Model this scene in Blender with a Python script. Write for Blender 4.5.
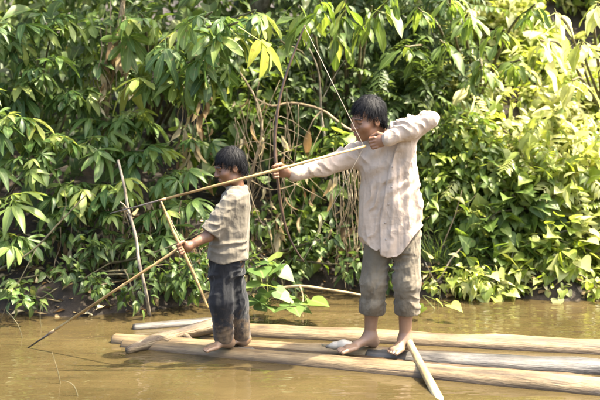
import bpy, math, random
import numpy as np
from mathutils import Vector, Matrix

random.seed(7)
rng = np.random.default_rng(7)
for o in list(bpy.data.objects):
    bpy.data.objects.remove(o)
scene = bpy.context.scene
col = scene.collection

# ------------------------------------------------------------------ camera, sky, sun, exposure
F_PX = 1000.0                       # focal length in photo pixels (photo is 600 x 400)
CAM = np.array([0.0, 0.0, 1.64])
PITCH = math.atan(115 / F_PX)
cam_data = bpy.data.cameras.new('camera')
cam_data.sensor_width = 36.0
cam_data.lens = 36.0 * F_PX / 600.0
cam_data.dof.use_dof = True
cam_data.dof.focus_distance = 6.0
cam_data.dof.aperture_fstop = 2.2
cam_data.clip_start = 0.05
cam_data.clip_end = 500
cam = bpy.data.objects.new('camera', cam_data)
cam.location = CAM
cam.rotation_euler = (math.pi / 2 - PITCH, 0, 0)
col.objects.link(cam)
scene.camera = cam

SUN_EL = math.radians(60)
SUN_AZ = math.radians(0)          # from +X (image right), negative = towards the camera side
sun_vec = Vector((math.cos(SUN_EL) * math.cos(SUN_AZ), math.cos(SUN_EL) * math.sin(SUN_AZ), math.sin(SUN_EL)))
world = bpy.data.worlds.new('World')
scene.world = world
world.use_nodes = True
wn = world.node_tree.nodes
wl = world.node_tree.links
bg = wn['Background']
sky = wn.new('ShaderNodeTexSky')
sky.sky_type = 'NISHITA'
sky.sun_disc = False
sky.sun_elevation = SUN_EL
sky.sun_rotation = math.atan2(sun_vec.x, sun_vec.y)
sky.air_density = 1.0
sky.dust_density = 6.0
sky.ozone_density = 0.3
wl.new(sky.outputs[0], bg.inputs[0])
bg.inputs[1].default_value = 0.15
sun_data = bpy.data.lights.new('sun', 'SUN')
sun_data.energy = 3.7
sun_data.angle = math.radians(0.6)
sun_data.color = (1.0, 0.91, 0.72)
sun = bpy.data.objects.new('sun', sun_data)
sun.rotation_euler = sun_vec.to_track_quat('Z', 'Y').to_euler()
sun.location = (6, -4, 12)
col.objects.link(sun)
scene.view_settings.view_transform = 'Standard'
scene.view_settings.look = 'None'
scene.view_settings.gamma = 1.0
scene.view_settings.use_curve_mapping = False
scene.view_settings.exposure = 2.68
scene.cycles.max_bounces = 7
scene.cycles.diffuse_bounces = 3
scene.cycles.glossy_bounces = 3
scene.cycles.transmission_bounces = 4

# ------------------------------------------------------------------ helpers
def ray(px, py):
    u = (px - 300) / F_PX
    v = (200 - py) / F_PX
    c, s = math.cos(PITCH), math.sin(PITCH)
    return np.array([u, c + s * v, -s + c * v])

def P(px, py, y):                   # point of the photo pixel at world depth y
    d = ray(px, py)
    return CAM + d * (y / d[1])

def Pz(px, py, z):                  # point of the photo pixel on the height z
    d = ray(px, py)
    return CAM + d * ((z - CAM[2]) / d[2])

def link(o, parent=None):
    col.objects.link(o)
    if parent is not None:
        o.parent = parent
    return o

def tag(o, label=None, cat=None, group=None, kind=None):
    if label: o['label'] = label
    if cat: o['category'] = cat
    if group: o['group'] = group
    if kind: o['kind'] = kind
    return o

def empty(name, loc):
    o = bpy.data.objects.new(name, None)
    o.empty_display_size = 0.1
    o.location = loc
    return link(o)

def np_mesh(name, verts, faces, mat=None, smooth=True, attrs=None):
    """faces: (n,3) or (n,4) int array"""
    verts = np.asarray(verts, dtype=np.float32)
    faces = np.asarray(faces, dtype=np.int32)
    me = bpy.data.meshes.new(name)
    n, k = faces.shape
    me.vertices.add(len(verts))
    me.vertices.foreach_set('co', verts.ravel())
    me.loops.add(n * k)
    me.loops.foreach_set('vertex_index', faces.ravel())
    me.polygons.add(n)
    me.polygons.foreach_set('loop_start', np.arange(0, n * k, k, dtype=np.int32))
    if smooth:
        me.polygons.foreach_set('use_smooth', np.ones(n, dtype=bool))
    if attrs:
        for an, av in attrs.items():
            at = me.attributes.new(an, 'FLOAT', 'POINT')
            at.data.foreach_set('value', np.asarray(av, dtype=np.float32))
    me.update(calc_edges=True)
    me.validate()
    if mat: me.materials.append(mat)
    return me

def obj(name, me, parent=None, loc=None):
    o = bpy.data.objects.new(name, me)
    if loc is not None: o.location = loc
    return link(o, parent)

def norm(v):
    v = np.asarray(v, float)
    return v / (np.linalg.norm(v) + 1e-12)

def hash3(ix, iy, iz, seed):
    h = (ix.astype(np.int64) * 374761393 + iy.astype(np.int64) * 668265263 + iz.astype(np.int64) * 1440662683 + seed * 974634777) & 0xffffffff
    h = ((h ^ (h >> 13)) * 1274126177) & 0xffffffff
    h = h ^ (h >> 16)
    return (h & 0xffffff) / float(0xffffff)

def vnoise(p, seed=0):
    p = np.asarray(p, float)
    i = np.floor(p)
    f = p - i
    f = f * f * (3 - 2 * f)
    i = i.astype(np.int64)
    r = 0
    for dx in (0, 1):
        for dy in (0, 1):
            for dz in (0, 1):
                w = (f[:, 0] if dx else 1 - f[:, 0]) * (f[:, 1] if dy else 1 - f[:, 1]) * (f[:, 2] if dz else 1 - f[:, 2])
                r = r + w * hash3(i[:, 0] + dx, i[:, 1] + dy, i[:, 2] + dz, seed)
    return r * 2 - 1

# ------------------------------------------------------------------ materials
def new_mat(name):
    m = bpy.data.materials.new(name)
    m.use_nodes = True
    nt = m.node_tree
    return m, nt, nt.nodes['Principled BSDF'], nt.nodes['Material Output']

def ramp(nt, stops):
    r = nt.nodes.new('ShaderNodeValToRGB')
    e = r.color_ramp.elements
    while len(e) < len(stops): e.new(0.5)
    for i, (p, c) in enumerate(stops):
        e[i].position = p
        e[i].color = (*c, 1)
    return r

def math_node(nt, op, a, b=None):
    n = nt.nodes.new('ShaderNodeMath')
    n.operation = op
    for i, v in enumerate((a, b)):
        if v is None: continue
        if isinstance(v, (int, float)): n.inputs[i].default_value = v
        else: nt.links.new(v, n.inputs[i])
    return n.outputs[0]

def mix_col(nt, fac, a, b, mode='MIX'):
    n = nt.nodes.new('ShaderNodeMix')
    n.data_type = 'RGBA'
    n.blend_type = mode
    for s, v in ((n.inputs[0], fac), (n.inputs[6], a), (n.inputs[7], b)):
        if isinstance(v, (int, float)): s.default_value = v
        elif isinstance(v, tuple): s.default_value = (*v, 1)
        else: nt.links.new(v, s)
    return n.outputs[2]

def noise_node(nt, scale, detail=4, rough=0.55, vec=None, mapping=None, coord='Object'):
    n = nt.nodes.new('ShaderNodeTexNoise')
    n.inputs['Scale'].default_value = scale
    n.inputs['Detail'].default_value = detail
    n.inputs['Roughness'].default_value = rough
    if vec is None:
        tc = nt.nodes.new('ShaderNodeTexCoord')
        vec = tc.outputs[coord]
    if mapping:
        mp = nt.nodes.new('ShaderNodeMapping')
        mp.inputs['Scale'].default_value = mapping
        nt.links.new(vec, mp.inputs[0])
        vec = mp.outputs[0]
    nt.links.new(vec, n.inputs['Vector'])
    return n

def bump(nt, bsdf, height, strength, dist):
    b = nt.nodes.new('ShaderNodeBump')
    b.inputs['Strength'].default_value = strength
    b.inputs['Distance'].default_value = dist
    nt.links.new(height, b.inputs['Height'])
    nt.links.new(b.outputs[0], bsdf.inputs['Normal'])
    return b

def leaf_material(name, stops, trans=0.38, rough=0.5, rib=(0.35, 0.42, 0.15), tr_gain=1.5, spec=0.38):
    m, nt, b, out = new_mat(name)
    oi = nt.nodes.new('ShaderNodeObjectInfo')
    at = nt.nodes.new('ShaderNodeAttribute'); at.attribute_name = 'tint'
    fac = math_node(nt, 'FRACT', math_node(nt, 'ADD', oi.outputs['Random'], at.outputs['Fac']))
    r = ramp(nt, stops)
    nt.links.new(fac, r.inputs[0])
    nz = noise_node(nt, 22, 1)
    c = mix_col(nt, math_node(nt, 'MULTIPLY', nz.outputs[0], 0.7), r.outputs[0], (0.55, 0.6, 0.45), 'MULTIPLY')
    nb = noise_node(nt, 34, 2)
    c = mix_col(nt, math_node(nt, 'MULTIPLY', math_node(nt, 'GREATER_THAN', nb.outputs[0], .66), .55), c, (.16, .11, .04))
    ra = nt.nodes.new('ShaderNodeAttribute'); ra.attribute_name = 'rib'
    rl = math_node(nt, 'GREATER_THAN', ra.outputs['Fac'], 0.9)
    c = mix_col(nt, math_node(nt, 'MULTIPLY', rl, 0.28), c, rib)
    nt.links.new(c, b.inputs['Base Color'])
    b.inputs['Roughness'].default_value = rough
    b.inputs['Specular IOR Level'].default_value = spec
    t = nt.nodes.new('ShaderNodeBsdfTranslucent')
    hs = nt.nodes.new('ShaderNodeHueSaturation')
    hs.inputs['Hue'].default_value = 0.485
    hs.inputs['Saturation'].default_value = 1.1
    hs.inputs['Value'].default_value = tr_gain
    nt.links.new(c, hs.inputs['Color'])
    nt.links.new(hs.outputs[0], t.inputs[0])
    mx = nt.nodes.new('ShaderNodeMixShader')
    mx.inputs[0].default_value = trans
    nt.links.new(b.outputs[0], mx.inputs[1])
    nt.links.new(t.outputs[0], mx.inputs[2])
    nt.links.new(mx.outputs[0], out.inputs[0])
    return m

M = {}
M['leaf_broad'] = leaf_material('broad_green_leaf', [(0, (.042, .088, .022)), (.3, (.072, .132, .032)), (.65, (.115, .182, .044)), (.9, (.2, .26, .062)), (1, (.31, .34, .09))], rough=.46, trans=.4)
M['leaf_mid'] = leaf_material('mid_green_leaf', [(0, (.06, .105, .02)), (.5, (.105, .165, .03)), (.85, (.17, .23, .045)), (1, (.28, .31, .08))], trans=.45)
M['leaf_bright'] = leaf_material('pale_green_sunlit_leaf', [(0, (.13, .18, .025)), (.35, (.24, .3, .05)), (.7, (.38, .41, .12)), (1, (.5, .5, .25))], trans=.5, tr_gain=1.5, rough=.38)  # light green, raised further so the leaves look overexposed by sun
M['leaf_glare'] = leaf_material('sun_glare_leaf', [(0, (.24, .28, .06)), (.3, (.42, .45, .15)), (.65, (.56, .56, .27)), (1, (.66, .64, .4))], trans=.5, tr_gain=1.4, rough=.35)  # near white leaf colour standing in for blown out sun glare
M['leaf_dark'] = leaf_material('dark_green_shade_leaf', [(0, (.035, .06, .016)), (.5, (.065, .11, .025)), (.9, (.1, .15, .035)), (1, (.17, .2, .06))])  # dark green, also used to paint shade into gaps and hollows
M['leaf_dry'] = leaf_material('dry_leaf', [(0, (.1, .06, .028)), (.35, (.2, .135, .065)), (.7, (.4, .31, .17)), (1, (.58, .5, .32))], trans=.25, rough=.65, rib=(.3, .2, .1), spec=.2)

def wood_material(name, c1, c2, c3, scale=6, stretch=(0.12, 1, 1), rough=.6, bumpd=.01, wet=False):
    m, nt, b, out = new_mat(name)
    n = noise_node(nt, scale, 6, .62, mapping=stretch)
    r = ramp(nt, [(.36, c1), (.5, c2), (.64, c3)])
    nt.links.new(n.outputs[0], r.inputs[0])
    n2 = noise_node(nt, 3.6, 6, .68)
    st = ramp(nt, [(.4, (1, 1, 1)), (.56, (.62, .54, .43)), (.7, (.34, .27, .19))])
    nt.links.new(n2.outputs[0], st.inputs[0])
    c = mix_col(nt, .75, r.outputs[0], st.outputs[0], 'MULTIPLY')
    n4 = noise_node(nt, scale * 2.6, 3, .5, mapping=(stretch[0] * .5, stretch[1], stretch[2]))
    cr = ramp(nt, [(.3, (.3, .24, .18)), (.4, (1, 1, 1))])
    nt.links.new(n4.outputs[0], cr.inputs[0])
    c = mix_col(nt, .9, c, cr.outputs[0], 'MULTIPLY')
    vo = nt.nodes.new('ShaderNodeTexVoronoi'); vo.inputs['Scale'].default_value = 7
    tcv = nt.nodes.new('ShaderNodeTexCoord'); mpv = nt.nodes.new('ShaderNodeMapping'); mpv.inputs['Scale'].default_value = (.35, 1, 1)
    nt.links.new(tcv.outputs['Object'], mpv.inputs[0]); nt.links.new(mpv.outputs[0], vo.inputs['Vector'])
    kn = ramp(nt, [(.07, (.25, .17, .11)), (.16, (1, 1, 1))])
    nt.links.new(math_node(nt, 'ADD', vo.outputs['Distance'], math_node(nt, 'MULTIPLY', math_node(nt, 'SUBTRACT', n2.outputs[0], .5), .25)), kn.inputs[0])
    c = mix_col(nt, .8, c, kn.outputs[0], 'MULTIPLY')
    if wet:
        geo = nt.nodes.new('ShaderNodeNewGeometry'); sx = nt.nodes.new('ShaderNodeSeparateXYZ')
        nt.links.new(geo.outputs['Position'], sx.inputs[0])
        wr = ramp(nt, [(.5, (.42, .36, .3)), (.56, (1, 1, 1))])
        zz = math_node(nt, 'ADD', math_node(nt, 'MULTIPLY', sx.outputs['Z'], 2.0), math_node(nt, 'MULTIPLY', n2.outputs[0], .25))
        nt.links.new(math_node(nt, 'ADD', zz, .36), wr.inputs[0])
        c = mix_col(nt, 1.0, c, wr.outputs[0], 'MULTIPLY')
    nt.links.new(c, b.inputs['Base Color'])
    b.inputs['Roughness'].default_value = rough
    n3 = noise_node(nt, scale * 5, 5, .6, mapping=stretch)
    bump(nt, b, n3.outputs[0], .6, bumpd)
    return m
M['log_pale'] = wood_material('peeled_log', (.06, .04, .018), (.16, .116, .056), (.235, .18, .095), scale=17, stretch=(.1, 1, 1), wet=True)
M['log_grey'] = wood_material('weathered_grey_log', (.02, .019, .017), (.065, .061, .054), (.15, .142, .125), rough=.5, scale=16, stretch=(.1, 1, 1), wet=True)
M['log_dark'] = wood_material('wet_dark_log', (.02, .013, .008), (.05, .032, .018), (.1, .066, .038), rough=.35)
M['log_rough'] = wood_material('bark_log', (.03, .02, .012), (.1, .072, .04), (.2, .155, .085), scale=22, bumpd=.02)
M['cane'] = wood_material('cane', (.22, .14, .05), (.36, .25, .1), (.45, .34, .16), scale=9, rough=.45, bumpd=.002)
M['pale_pole'] = wood_material('peeled_pole', (.24, .18, .08), (.38, .3, .155), (.46, .38, .22), scale=8, bumpd=.004)
M['bow_wood'] = wood_material('dark_bow_wood', (.03, .018, .01), (.07, .04, .022), (.12, .075, .04), scale=9, rough=.4, bumpd=.002)
M['tip_wood'] = wood_material('dark_hardwood_point', (.025, .02, .016), (.05, .042, .036), (.1, .09, .08), scale=9, rough=.35, bumpd=.002)
M['stem'] = wood_material('plant_stem', (.05, .05, .02), (.1, .09, .04), (.17, .14, .07), scale=14, stretch=(1, 1, 1), rough=.7, bumpd=.004)
M['bark'] = wood_material('grey_bark', (.1, .085, .06), (.22, .19, .14), (.36, .32, .25), scale=16, stretch=(1, 1, .4), rough=.8, bumpd=.006)
M['vine_dry'] = wood_material('dry_vine', (.13, .095, .05), (.24, .185, .105), (.4, .33, .21), scale=14, stretch=(1, 1, 1), rough=.75, bumpd=.003)
M['green_stem'] = wood_material('green_stem', (.09, .11, .03), (.16, .19, .05), (.28, .28, .1), scale=14, stretch=(1, 1, 1), rough=.5, bumpd=.002)

def soil_material():
    m, nt, b, out = new_mat('bank_soil')
    n = noise_node(nt, 7, 8, .65)
    r = ramp(nt, [(.3, (.01, .007, .004)), (.52, (.024, .016, .008)), (.68, (.05, .033, .016)), (.8, (.1, .07, .035))])  # soil darkened in place of the shade overhanging shrubs would cast
    nt.links.new(n.outputs[0], r.inputs[0])
    nt.links.new(r.outputs[0], b.inputs['Base Color'])
    b.inputs['Roughness'].default_value = .85
    n2 = noise_node(nt, 30, 6, .7)
    bump(nt, b, n2.outputs[0], .8, .04)
    return m
M['soil'] = soil_material()

def water_material():
    m, nt, b, out = new_mat('muddy_water')
    n = noise_node(nt, .9, 6, .62)
    r = ramp(nt, [(.32, (.031, .0225, .009)), (.68, (.064, .047, .0195))])
    nt.links.new(n.outputs[0], r.inputs[0])
    nt.links.new(r.outputs[0], b.inputs['Base Color'])
    b.inputs['Roughness'].default_value = .02
    b.inputs['IOR'].default_value = 1.33
    n2 = noise_node(nt, 3.2, 3, .5, mapping=(.55, 1.6, 1))
    n3 = noise_node(nt, 14, 2, .5, mapping=(.6, 1.3, 1))
    h = math_node(nt, 'ADD', n2.outputs[0], math_node(nt, 'MULTIPLY', n3.outputs[0], .06))
    n5 = noise_node(nt, 1.3, 2, .5, mapping=(.6, 1.5, 1))
    h = math_node(nt, 'ADD', h, math_node(nt, 'MULTIPLY', n5.outputs[0], 1.2))
    bump(nt, b, h, .42, .05)
    return m
M['water'] = water_material()

def skin_material(name, base, dirt):
    m, nt, b, out = new_mat(name)
    n = noise_node(nt, 9, 5, .6)
    c = mix_col(nt, math_node(nt, 'MULTIPLY', n.outputs[0], .55), base, tuple(v * .68 for v in base))
    geo = nt.nodes.new('ShaderNodeNewGeometry')
    sx = nt.nodes.new('ShaderNodeSeparateXYZ')
    nt.links.new(geo.outputs['Position'], sx.inputs[0])
    n2 = noise_node(nt, 24, 5, .65)
    mr = nt.nodes.new('ShaderNodeMapRange')
    mr.inputs[1].default_value = .34; mr.inputs[2].default_value = .08
    nt.links.new(sx.outputs['Z'], mr.inputs[0])
    f = math_node(nt, 'MULTIPLY', mr.outputs[0], math_node(nt, 'MULTIPLY', n2.outputs[0], 1.2))
    c = mix_col(nt, f, c, dirt)
    nt.links.new(c, b.inputs['Base Color'])
    b.inputs['Roughness'].default_value = .48
    b.inputs['Subsurface Weight'].default_value = .12
    b.inputs['Subsurface Radius'].default_value = (.012, .005, .003)
    bump(nt, b, n2.outputs[0], .2, .004)
    return m
M['skin_man'] = skin_material('man_skin', (.18, .088, .044), (.19, .135, .09))
M['skin_boy'] = skin_material('boy_skin', (.155, .075, .037), (.14, .1, .06))
def flat_material(name, c, rough=.5, spec=.5):
    m, nt, b, out = new_mat(name)
    n = noise_node(nt, 60, 3)
    nt.links.new(mix_col(nt, math_node(nt, 'MULTIPLY', n.outputs[0], .6), c, tuple(v * .6 for v in c)), b.inputs['Base Color'])
    b.inputs['Roughness'].default_value = rough
    b.inputs['Specular IOR Level'].default_value = spec
    return m
M['hair'] = flat_material('black_hair', (.004, .004, .005), .6, .15)
M['lip'] = flat_material('lip_skin', (.22, .085, .06), .5)
M['eye_dark'] = flat_material('dark_lashes', (.025, .014, .01), .4)
M['string'] = flat_material('fibre_string', (.3, .25, .18), .7)
M['twine'] = flat_material('fibre_binding', (.22, .15, .08), .8)
M['button'] = flat_material('button_plastic', (.3, .25, .2), .5)

def cloth_material(name, c1, c2, stain, stain_lo, stain_hi, mud=None, mud_top=.6, mud_bot=.25, scale=260):
    m, nt, b, out = new_mat(name)
    n = noise_node(nt, 5, 6, .62)
    r = ramp(nt, [(.35, c1), (.65, c2)])
    nt.links.new(n.outputs[0], r.inputs[0])
    n2 = noise_node(nt, 11, 7, .68)
    sr = ramp(nt, [(stain_lo, (0, 0, 0)), (stain_hi, (1, 1, 1))])
    nt.links.new(n2.outputs[0], sr.inputs[0])
    c = mix_col(nt, math_node(nt, 'MULTIPLY', sr.outputs[0], .28), r.outputs[0], stain)
    if mud:
        geo = nt.nodes.new('ShaderNodeNewGeometry')
        sx = nt.nodes.new('ShaderNodeSeparateXYZ')
        nt.links.new(geo.outputs['Position'], sx.inputs[0])
        mr = nt.nodes.new('ShaderNodeMapRange')
        mr.inputs[1].default_value = mud_top; mr.inputs[2].default_value = mud_bot
        nt.links.new(sx.outputs['Z'], mr.inputs[0])
        n3 = noise_node(nt, 16, 7, .7)
        f = math_node(nt, 'ADD', mr.outputs[0], math_node(nt, 'MULTIPLY', math_node(nt, 'SUBTRACT', n3.outputs[0], .5), 1.7))
        fr = ramp(nt, [(.38, (0, 0, 0)), (.75, (1, 1, 1))])
        nt.links.new(f, fr.inputs[0])
        c = mix_col(nt, fr.outputs[0], c, mud)
    nt.links.new(c, b.inputs['Base Color'])
    b.inputs['Roughness'].default_value = .85
    b.inputs['Specular IOR Level'].default_value = .2
    b.inputs['Sheen Weight'].default_value = .1
    w = noise_node(nt, scale, 2, .5)
    w2 = noise_node(nt, 38, 4, .6)
    w3 = noise_node(nt, 8.5, 3, .5, mapping=(1, 1, .42))
    w4 = noise_node(nt, 17, 2, .5, mapping=(.8, .8, 1.0))
    rd = lambda q: math_node(nt, 'ABSOLUTE', math_node(nt, 'SUBTRACT', q.outputs[0], .5))
    cre = math_node(nt, 'ADD', math_node(nt, 'MULTIPLY', rd(w3), -5.0), math_node(nt, 'MULTIPLY', rd(w4), -1.0))
    w5 = noise_node(nt, 4.5, 2, .5)
    gate = nt.nodes.new('ShaderNodeMapRange'); gate.inputs[1].default_value = .38; gate.inputs[2].default_value = .66; gate.inputs[3].default_value = .25; gate.inputs[4].default_value = 1.5
    nt.links.new(w5.outputs[0], gate.inputs[0])
    cre = math_node(nt, 'MULTIPLY', cre, gate.outputs[0])
    h = math_node(nt, 'ADD', math_node(nt, 'ADD', math_node(nt, 'MULTIPLY', w.outputs[0], .06), math_node(nt, 'MULTIPLY', w2.outputs[0], .25)), cre)
    bump(nt, b, h, .75, .011)
    return m
M['shirt_man'] = cloth_material('cream_shirt_cloth', (.315, .25, .188), (.38, .31, .243), (.22, .16, .1), .54, .74)
M['trousers_man'] = cloth_material('grey_trouser_cloth', (.095, .08, .055), (.145, .124, .088), (.06, .05, .034), .5, .7, mud=(.065, .05, .03), mud_top=.62, mud_bot=.1)
M['shirt_boy'] = cloth_material('khaki_shirt_cloth', (.1, .087, .064), (.14, .122, .093), (.07, .058, .04), .48, .68)
M['trousers_boy'] = cloth_material('dark_trouser_cloth', (.006, .0065, .008), (.013, .014, .016), (.035, .029, .022), .6, .78, mud=(.085, .058, .032), mud_top=.42, mud_bot=.0)

# ------------------------------------------------------------------ generic meshes
def tube_data(pts, radii, sides=8, caps=True, noise=0.0, seed=0, sub=0):
    pts = np.asarray(pts, float)
    radii = np.asarray(radii, float) * np.ones(len(pts))
    if sub:                                        # Catmull-Rom refinement
        n = len(pts)
        out, rr = [], []
        for i in range(n - 1):
            p0, p1, p2, p3 = pts[max(i - 1, 0)], pts[i], pts[i + 1], pts[min(i + 2, n - 1)]
            for k in range(sub):
                t = k / sub
                out.append(.5 * ((2 * p1) + (-p0 + p2) * t + (2 * p0 - 5 * p1 + 4 * p2 - p3) * t * t + (-p0 + 3 * p1 - 3 * p2 + p3) * t ** 3))
                rr.append(radii[i] * (1 - t) + radii[i + 1] * t)
        out.append(pts[-1]); rr.append(radii[-1])
        pts, radii = np.array(out), np.array(rr)
    n = len(pts)
    tan = np.gradient(pts, axis=0)
    tan /= np.linalg.norm(tan, axis=1)[:, None] + 1e-9
    ref = np.array([0, 0, 1.0]) if abs(tan[0][2]) < .8 else np.array([0, 1.0, 0])
    V = []
    for i in range(n):
        u = norm(np.cross(ref, tan[i])); w = np.cross(tan[i], u)
        ref = w if abs(np.dot(w, tan[i])) < .99 else ref
        a = np.arange(sides) * 2 * math.pi / sides
        V.append(pts[i] + radii[i] * (np.cos(a)[:, None] * u + np.sin(a)[:, None] * w))
        ref = w
    V = np.concatenate(V)
    if noise:
        ctr = np.repeat(pts, sides, axis=0)
        d = V - ctr
        V = ctr + d * (1 + noise * vnoise(V * np.array([5, 14, 14]), seed)[:, None] + noise * .6 * vnoise(V * np.array([2, 3, 3]), seed + 1)[:, None])
    Fc = []
    for i in range(n - 1):
        for k in range(sides):
            a, b = i * sides + k, i * sides + (k + 1) % sides
            Fc.append((a, b, b + sides)); Fc.append((a, b + sides, a + sides))
    if caps:
        c0 = len(V); V = np.vstack([V, pts[0] - tan[0] * radii[0] * .15, pts[-1] + tan[-1] * radii[-1] * .15])
        for k in range(sides):
            Fc.append((c0, (k + 1) % sides, k))
            b = (n - 1) * sides
            Fc.append((c0 + 1, b + k, b + (k + 1) % sides))
    return V, np.array(Fc)

def tube(name, pts, radii, mat, parent=None, loc=None, **kw):
    """pts are world points; when loc is given the mesh is stored relative to it"""
    pts = np.asarray(pts, float)
    if loc is not None: pts = pts - np.asarray(loc, float)
    V, Fc = tube_data(pts, radii, **kw)
    me = np_mesh(name, V, Fc, mat)
    if parent is not None and loc is not None:
        return obj(name, me, parent)
    return obj(name, me, parent, loc)

def join_data(parts):
    V, Fc, n = [], [], 0
    for v, f in parts:
        V.append(v); Fc.append(f + n); n += len(v)
    return np.concatenate(V), np.concatenate(Fc)

# ------------------------------------------------------------------ the setting: bank, water
def bank_line(x):
    return 7.3 + .34 * np.tanh((x + 1.0) * 2.2) + .3 * np.exp(-((x - .1) / .55) ** 2) + .06 * np.sin(x * 2.3 + .4) + .06 * np.sin(x * 5.1)

def ground_z(x, y):
    x = np.asarray(x, float); y = np.asarray(y, float)
    d = y - bank_line(x)
    z = np.where(d < 0, -.55 * (1 - np.exp(d * 1.6)), .42 * (1 - np.exp(-np.maximum(d, 0) * 2.8)) + (.26 + .55 * np.clip((x - .9) / 1.0, 0, 1)) * np.maximum(d - .35, 0))
    z = np.minimum(z, 3.4 + .02 * d)
    pp = np.stack([x.ravel() * 2.1, y.ravel() * 2.1, 0 * x.ravel()], 1)
    nz = vnoise(pp, 3).reshape(x.shape) * .11 + vnoise(pp * 3.1, 4).reshape(x.shape) * .045
    return z + nz * np.clip(d * 2.5 + .6, .1, 1)

xs = np.concatenate([np.linspace(-120, -9, 14), np.linspace(-8, 8, 170), np.linspace(9, 120, 14)])
ys = np.concatenate([np.linspace(-120, 2, 12), np.linspace(3, 6.6, 10), np.linspace(6.7, 12, 95), np.linspace(13, 150, 24)])
gx, gy = np.meshgrid(xs, ys)
gz = ground_z(gx, gy)
nx_, ny_ = len(xs), len(ys)
idx = np.arange(nx_ * ny_).reshape(ny_, nx_)
quads = np.stack([idx[:-1, :-1], idx[:-1, 1:], idx[1:, 1:], idx[1:, :-1]], -1).reshape(-1, 4)
g = obj('riverbank', np_mesh('riverbank', np.stack([gx.ravel(), gy.ravel(), gz.ravel()], 1), quads, M['soil']))
tag(g, 'brown earth river bank rising under the undergrowth', 'riverbank', kind='structure')

wv = np.array([[-120, -120, 0], [120, -120, 0], [120, 9.6, 0], [-120, 9.6, 0]], float)
w = obj('river', np_mesh('river', wv, np.array([[0, 1, 2, 3]]), M['water'], smooth=False))
tag(w, 'calm muddy tan river water around the log raft', 'river', kind='structure')

# ------------------------------------------------------------------ raft and loose wood
def make_log(name, a, b, ra, rb, mat, parent=None, sides=14, noise=.1, seed=0, bend=0.0, seg=26, end_bevel=.86):
    a = np.asarray(a, float); b = np.asarray(b, float)
    L = np.linalg.norm(b - a)
    t = np.concatenate([[0, .012 / L], np.linspace(.03, .97, seg - 4), [1 - .012 / L, 1]])
    pts = np.stack([t * L, bend * np.sin(t * math.pi), bend * .3 * np.sin(t * 2.4)], 1)
    r = ra + (rb - ra) * t
    r[0] *= end_bevel; r[-1] *= end_bevel
    V, Fc = tube_data(pts, r, sides=sides, noise=noise, seed=seed)
    # a few knots
    rr = random.Random(seed)
    for k in range(int(L * 2)):
        kc = np.array([rr.uniform(.1, .9) * L, 0, 0]); an = rr.uniform(0, 6.28)
        rad = ra + (rb - ra) * kc[0] / L
        kc += np.array([0, math.cos(an) * rad, math.sin(an) * rad])
        d2 = ((V - kc) ** 2).sum(1)
        V += (norm([0, math.cos(an), math.sin(an)]) * .012)[None] * np.exp(-d2 / (2 * .022 ** 2))[:, None]
    o = obj(name, np_mesh(name, V, Fc, mat), parent)
    xax = norm(b - a); zax = norm(np.array([0, 0, 1]) - xax * xax[2]); yax = np.cross(zax, xax)
    R = Matrix(((xax[0], yax[0], zax[0]), (xax[1], yax[1], zax[1]), (xax[2], yax[2], zax[2]))).to_4x4()
    R.translation = Vector(a - (np.array(parent.location) if parent else 0))
    o.matrix_local = R
    return o

raft = empty('log_raft', (0.3, 5.9, 0.0))
tag(raft, 'raft of long peeled pale and grey logs floating under the two figures', 'raft')
def line_y(p, q, r):
    """axis depth of a floating log whose near waterline runs through the two photo pixels"""
    a, b = Pz(*p, 0), Pz(*q, 0)
    return lambda x: a[1] + r * .9 + (x - a[0]) * (b[1] - a[1]) / (b[0] - a[0])
front_y = line_y((203, 356.5), (600, 396), .085)
third_y = line_y((120, 345), (600, 375), .08)
back_y = line_y((258, 337.5), (600, 355), .09)
make_log('log', (-1.12, front_y(-1.12), -.012), (3.1, front_y(3.1), -.002), .055, .1, M['log_pale'], raft, seed=1)
make_log('log', (-.5, front_y(-.5) + .115, .004), (3.0, front_y(3.0) + .165, -.005), .038, .05, M['log_dark'], raft, seed=2)
make_log('log', (-1.2, third_y(-1.2), .0), (.5, third_y(.5), .002), .052, .066, M['log_pale'], raft, seed=3)
make_log('log', (.4, third_y(.4) - .02, .0), (3.2, third_y(3.2) + .03, -.012), .062, .092, M['log_grey'], raft, seed=4)
make_log('log', (.15, third_y(.15) + .145, -.012), (3.1, third_y(3.1) + .19, -.03), .042, .055, M['log_dark'], raft, seed=6)
make_log('log', (-.66, back_y(-.66), .0), (3.3, back_y(3.3), -.01), .06, .096, M['log_pale'], raft, seed=5)
make_log('log', (-.95, third_y(-.95) - .105, -.006), (-.28, third_y(-.28) - .1, -.002), .036, .042, M['log_grey'], raft, seed=9, seg=14)
# two cross poles under the deck that hold the logs together
for x in (-.18, 2.3):
    make_log('crossbar', (x, front_y(x) - .03, -.075), (x + .05, back_y(x) + .05, -.08), .03, .03, M['log_dark'], raft, sides=8, seed=8, seg=8)

o = make_log('driftwood_log', Pz(127, 351, .015), Pz(216, 325, .075), .035, .046, M['log_rough'], noise=.45, seed=11, bend=.02)
tag(o, 'rough half barked log lying askew across the left end of the raft', 'log')
for (t, s, dx) in ((.35, 1, -.06), (.62, -1, .03)):
    L = np.linalg.norm(Pz(216, 325, .075) - Pz(127, 351, .015))
    V, Fc = tube_data([(t * L, 0, 0), (t * L + dx * .5, -.05, -.035), (t * L + dx, -.07, -.075)], [.028, .022, .017], sides=7, noise=.1, seed=3)
    obj('branch_stub', np_mesh('branch_stub', V, Fc, M['log_rough']), o)
o = make_log('grey_log', Pz(133, 329, .0), Pz(218, 322, .005), .034, .045, M['log_grey'], noise=.22, seed=12)
tag(o, 'short grey weathered log floating behind the askew barked log', 'log')
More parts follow.
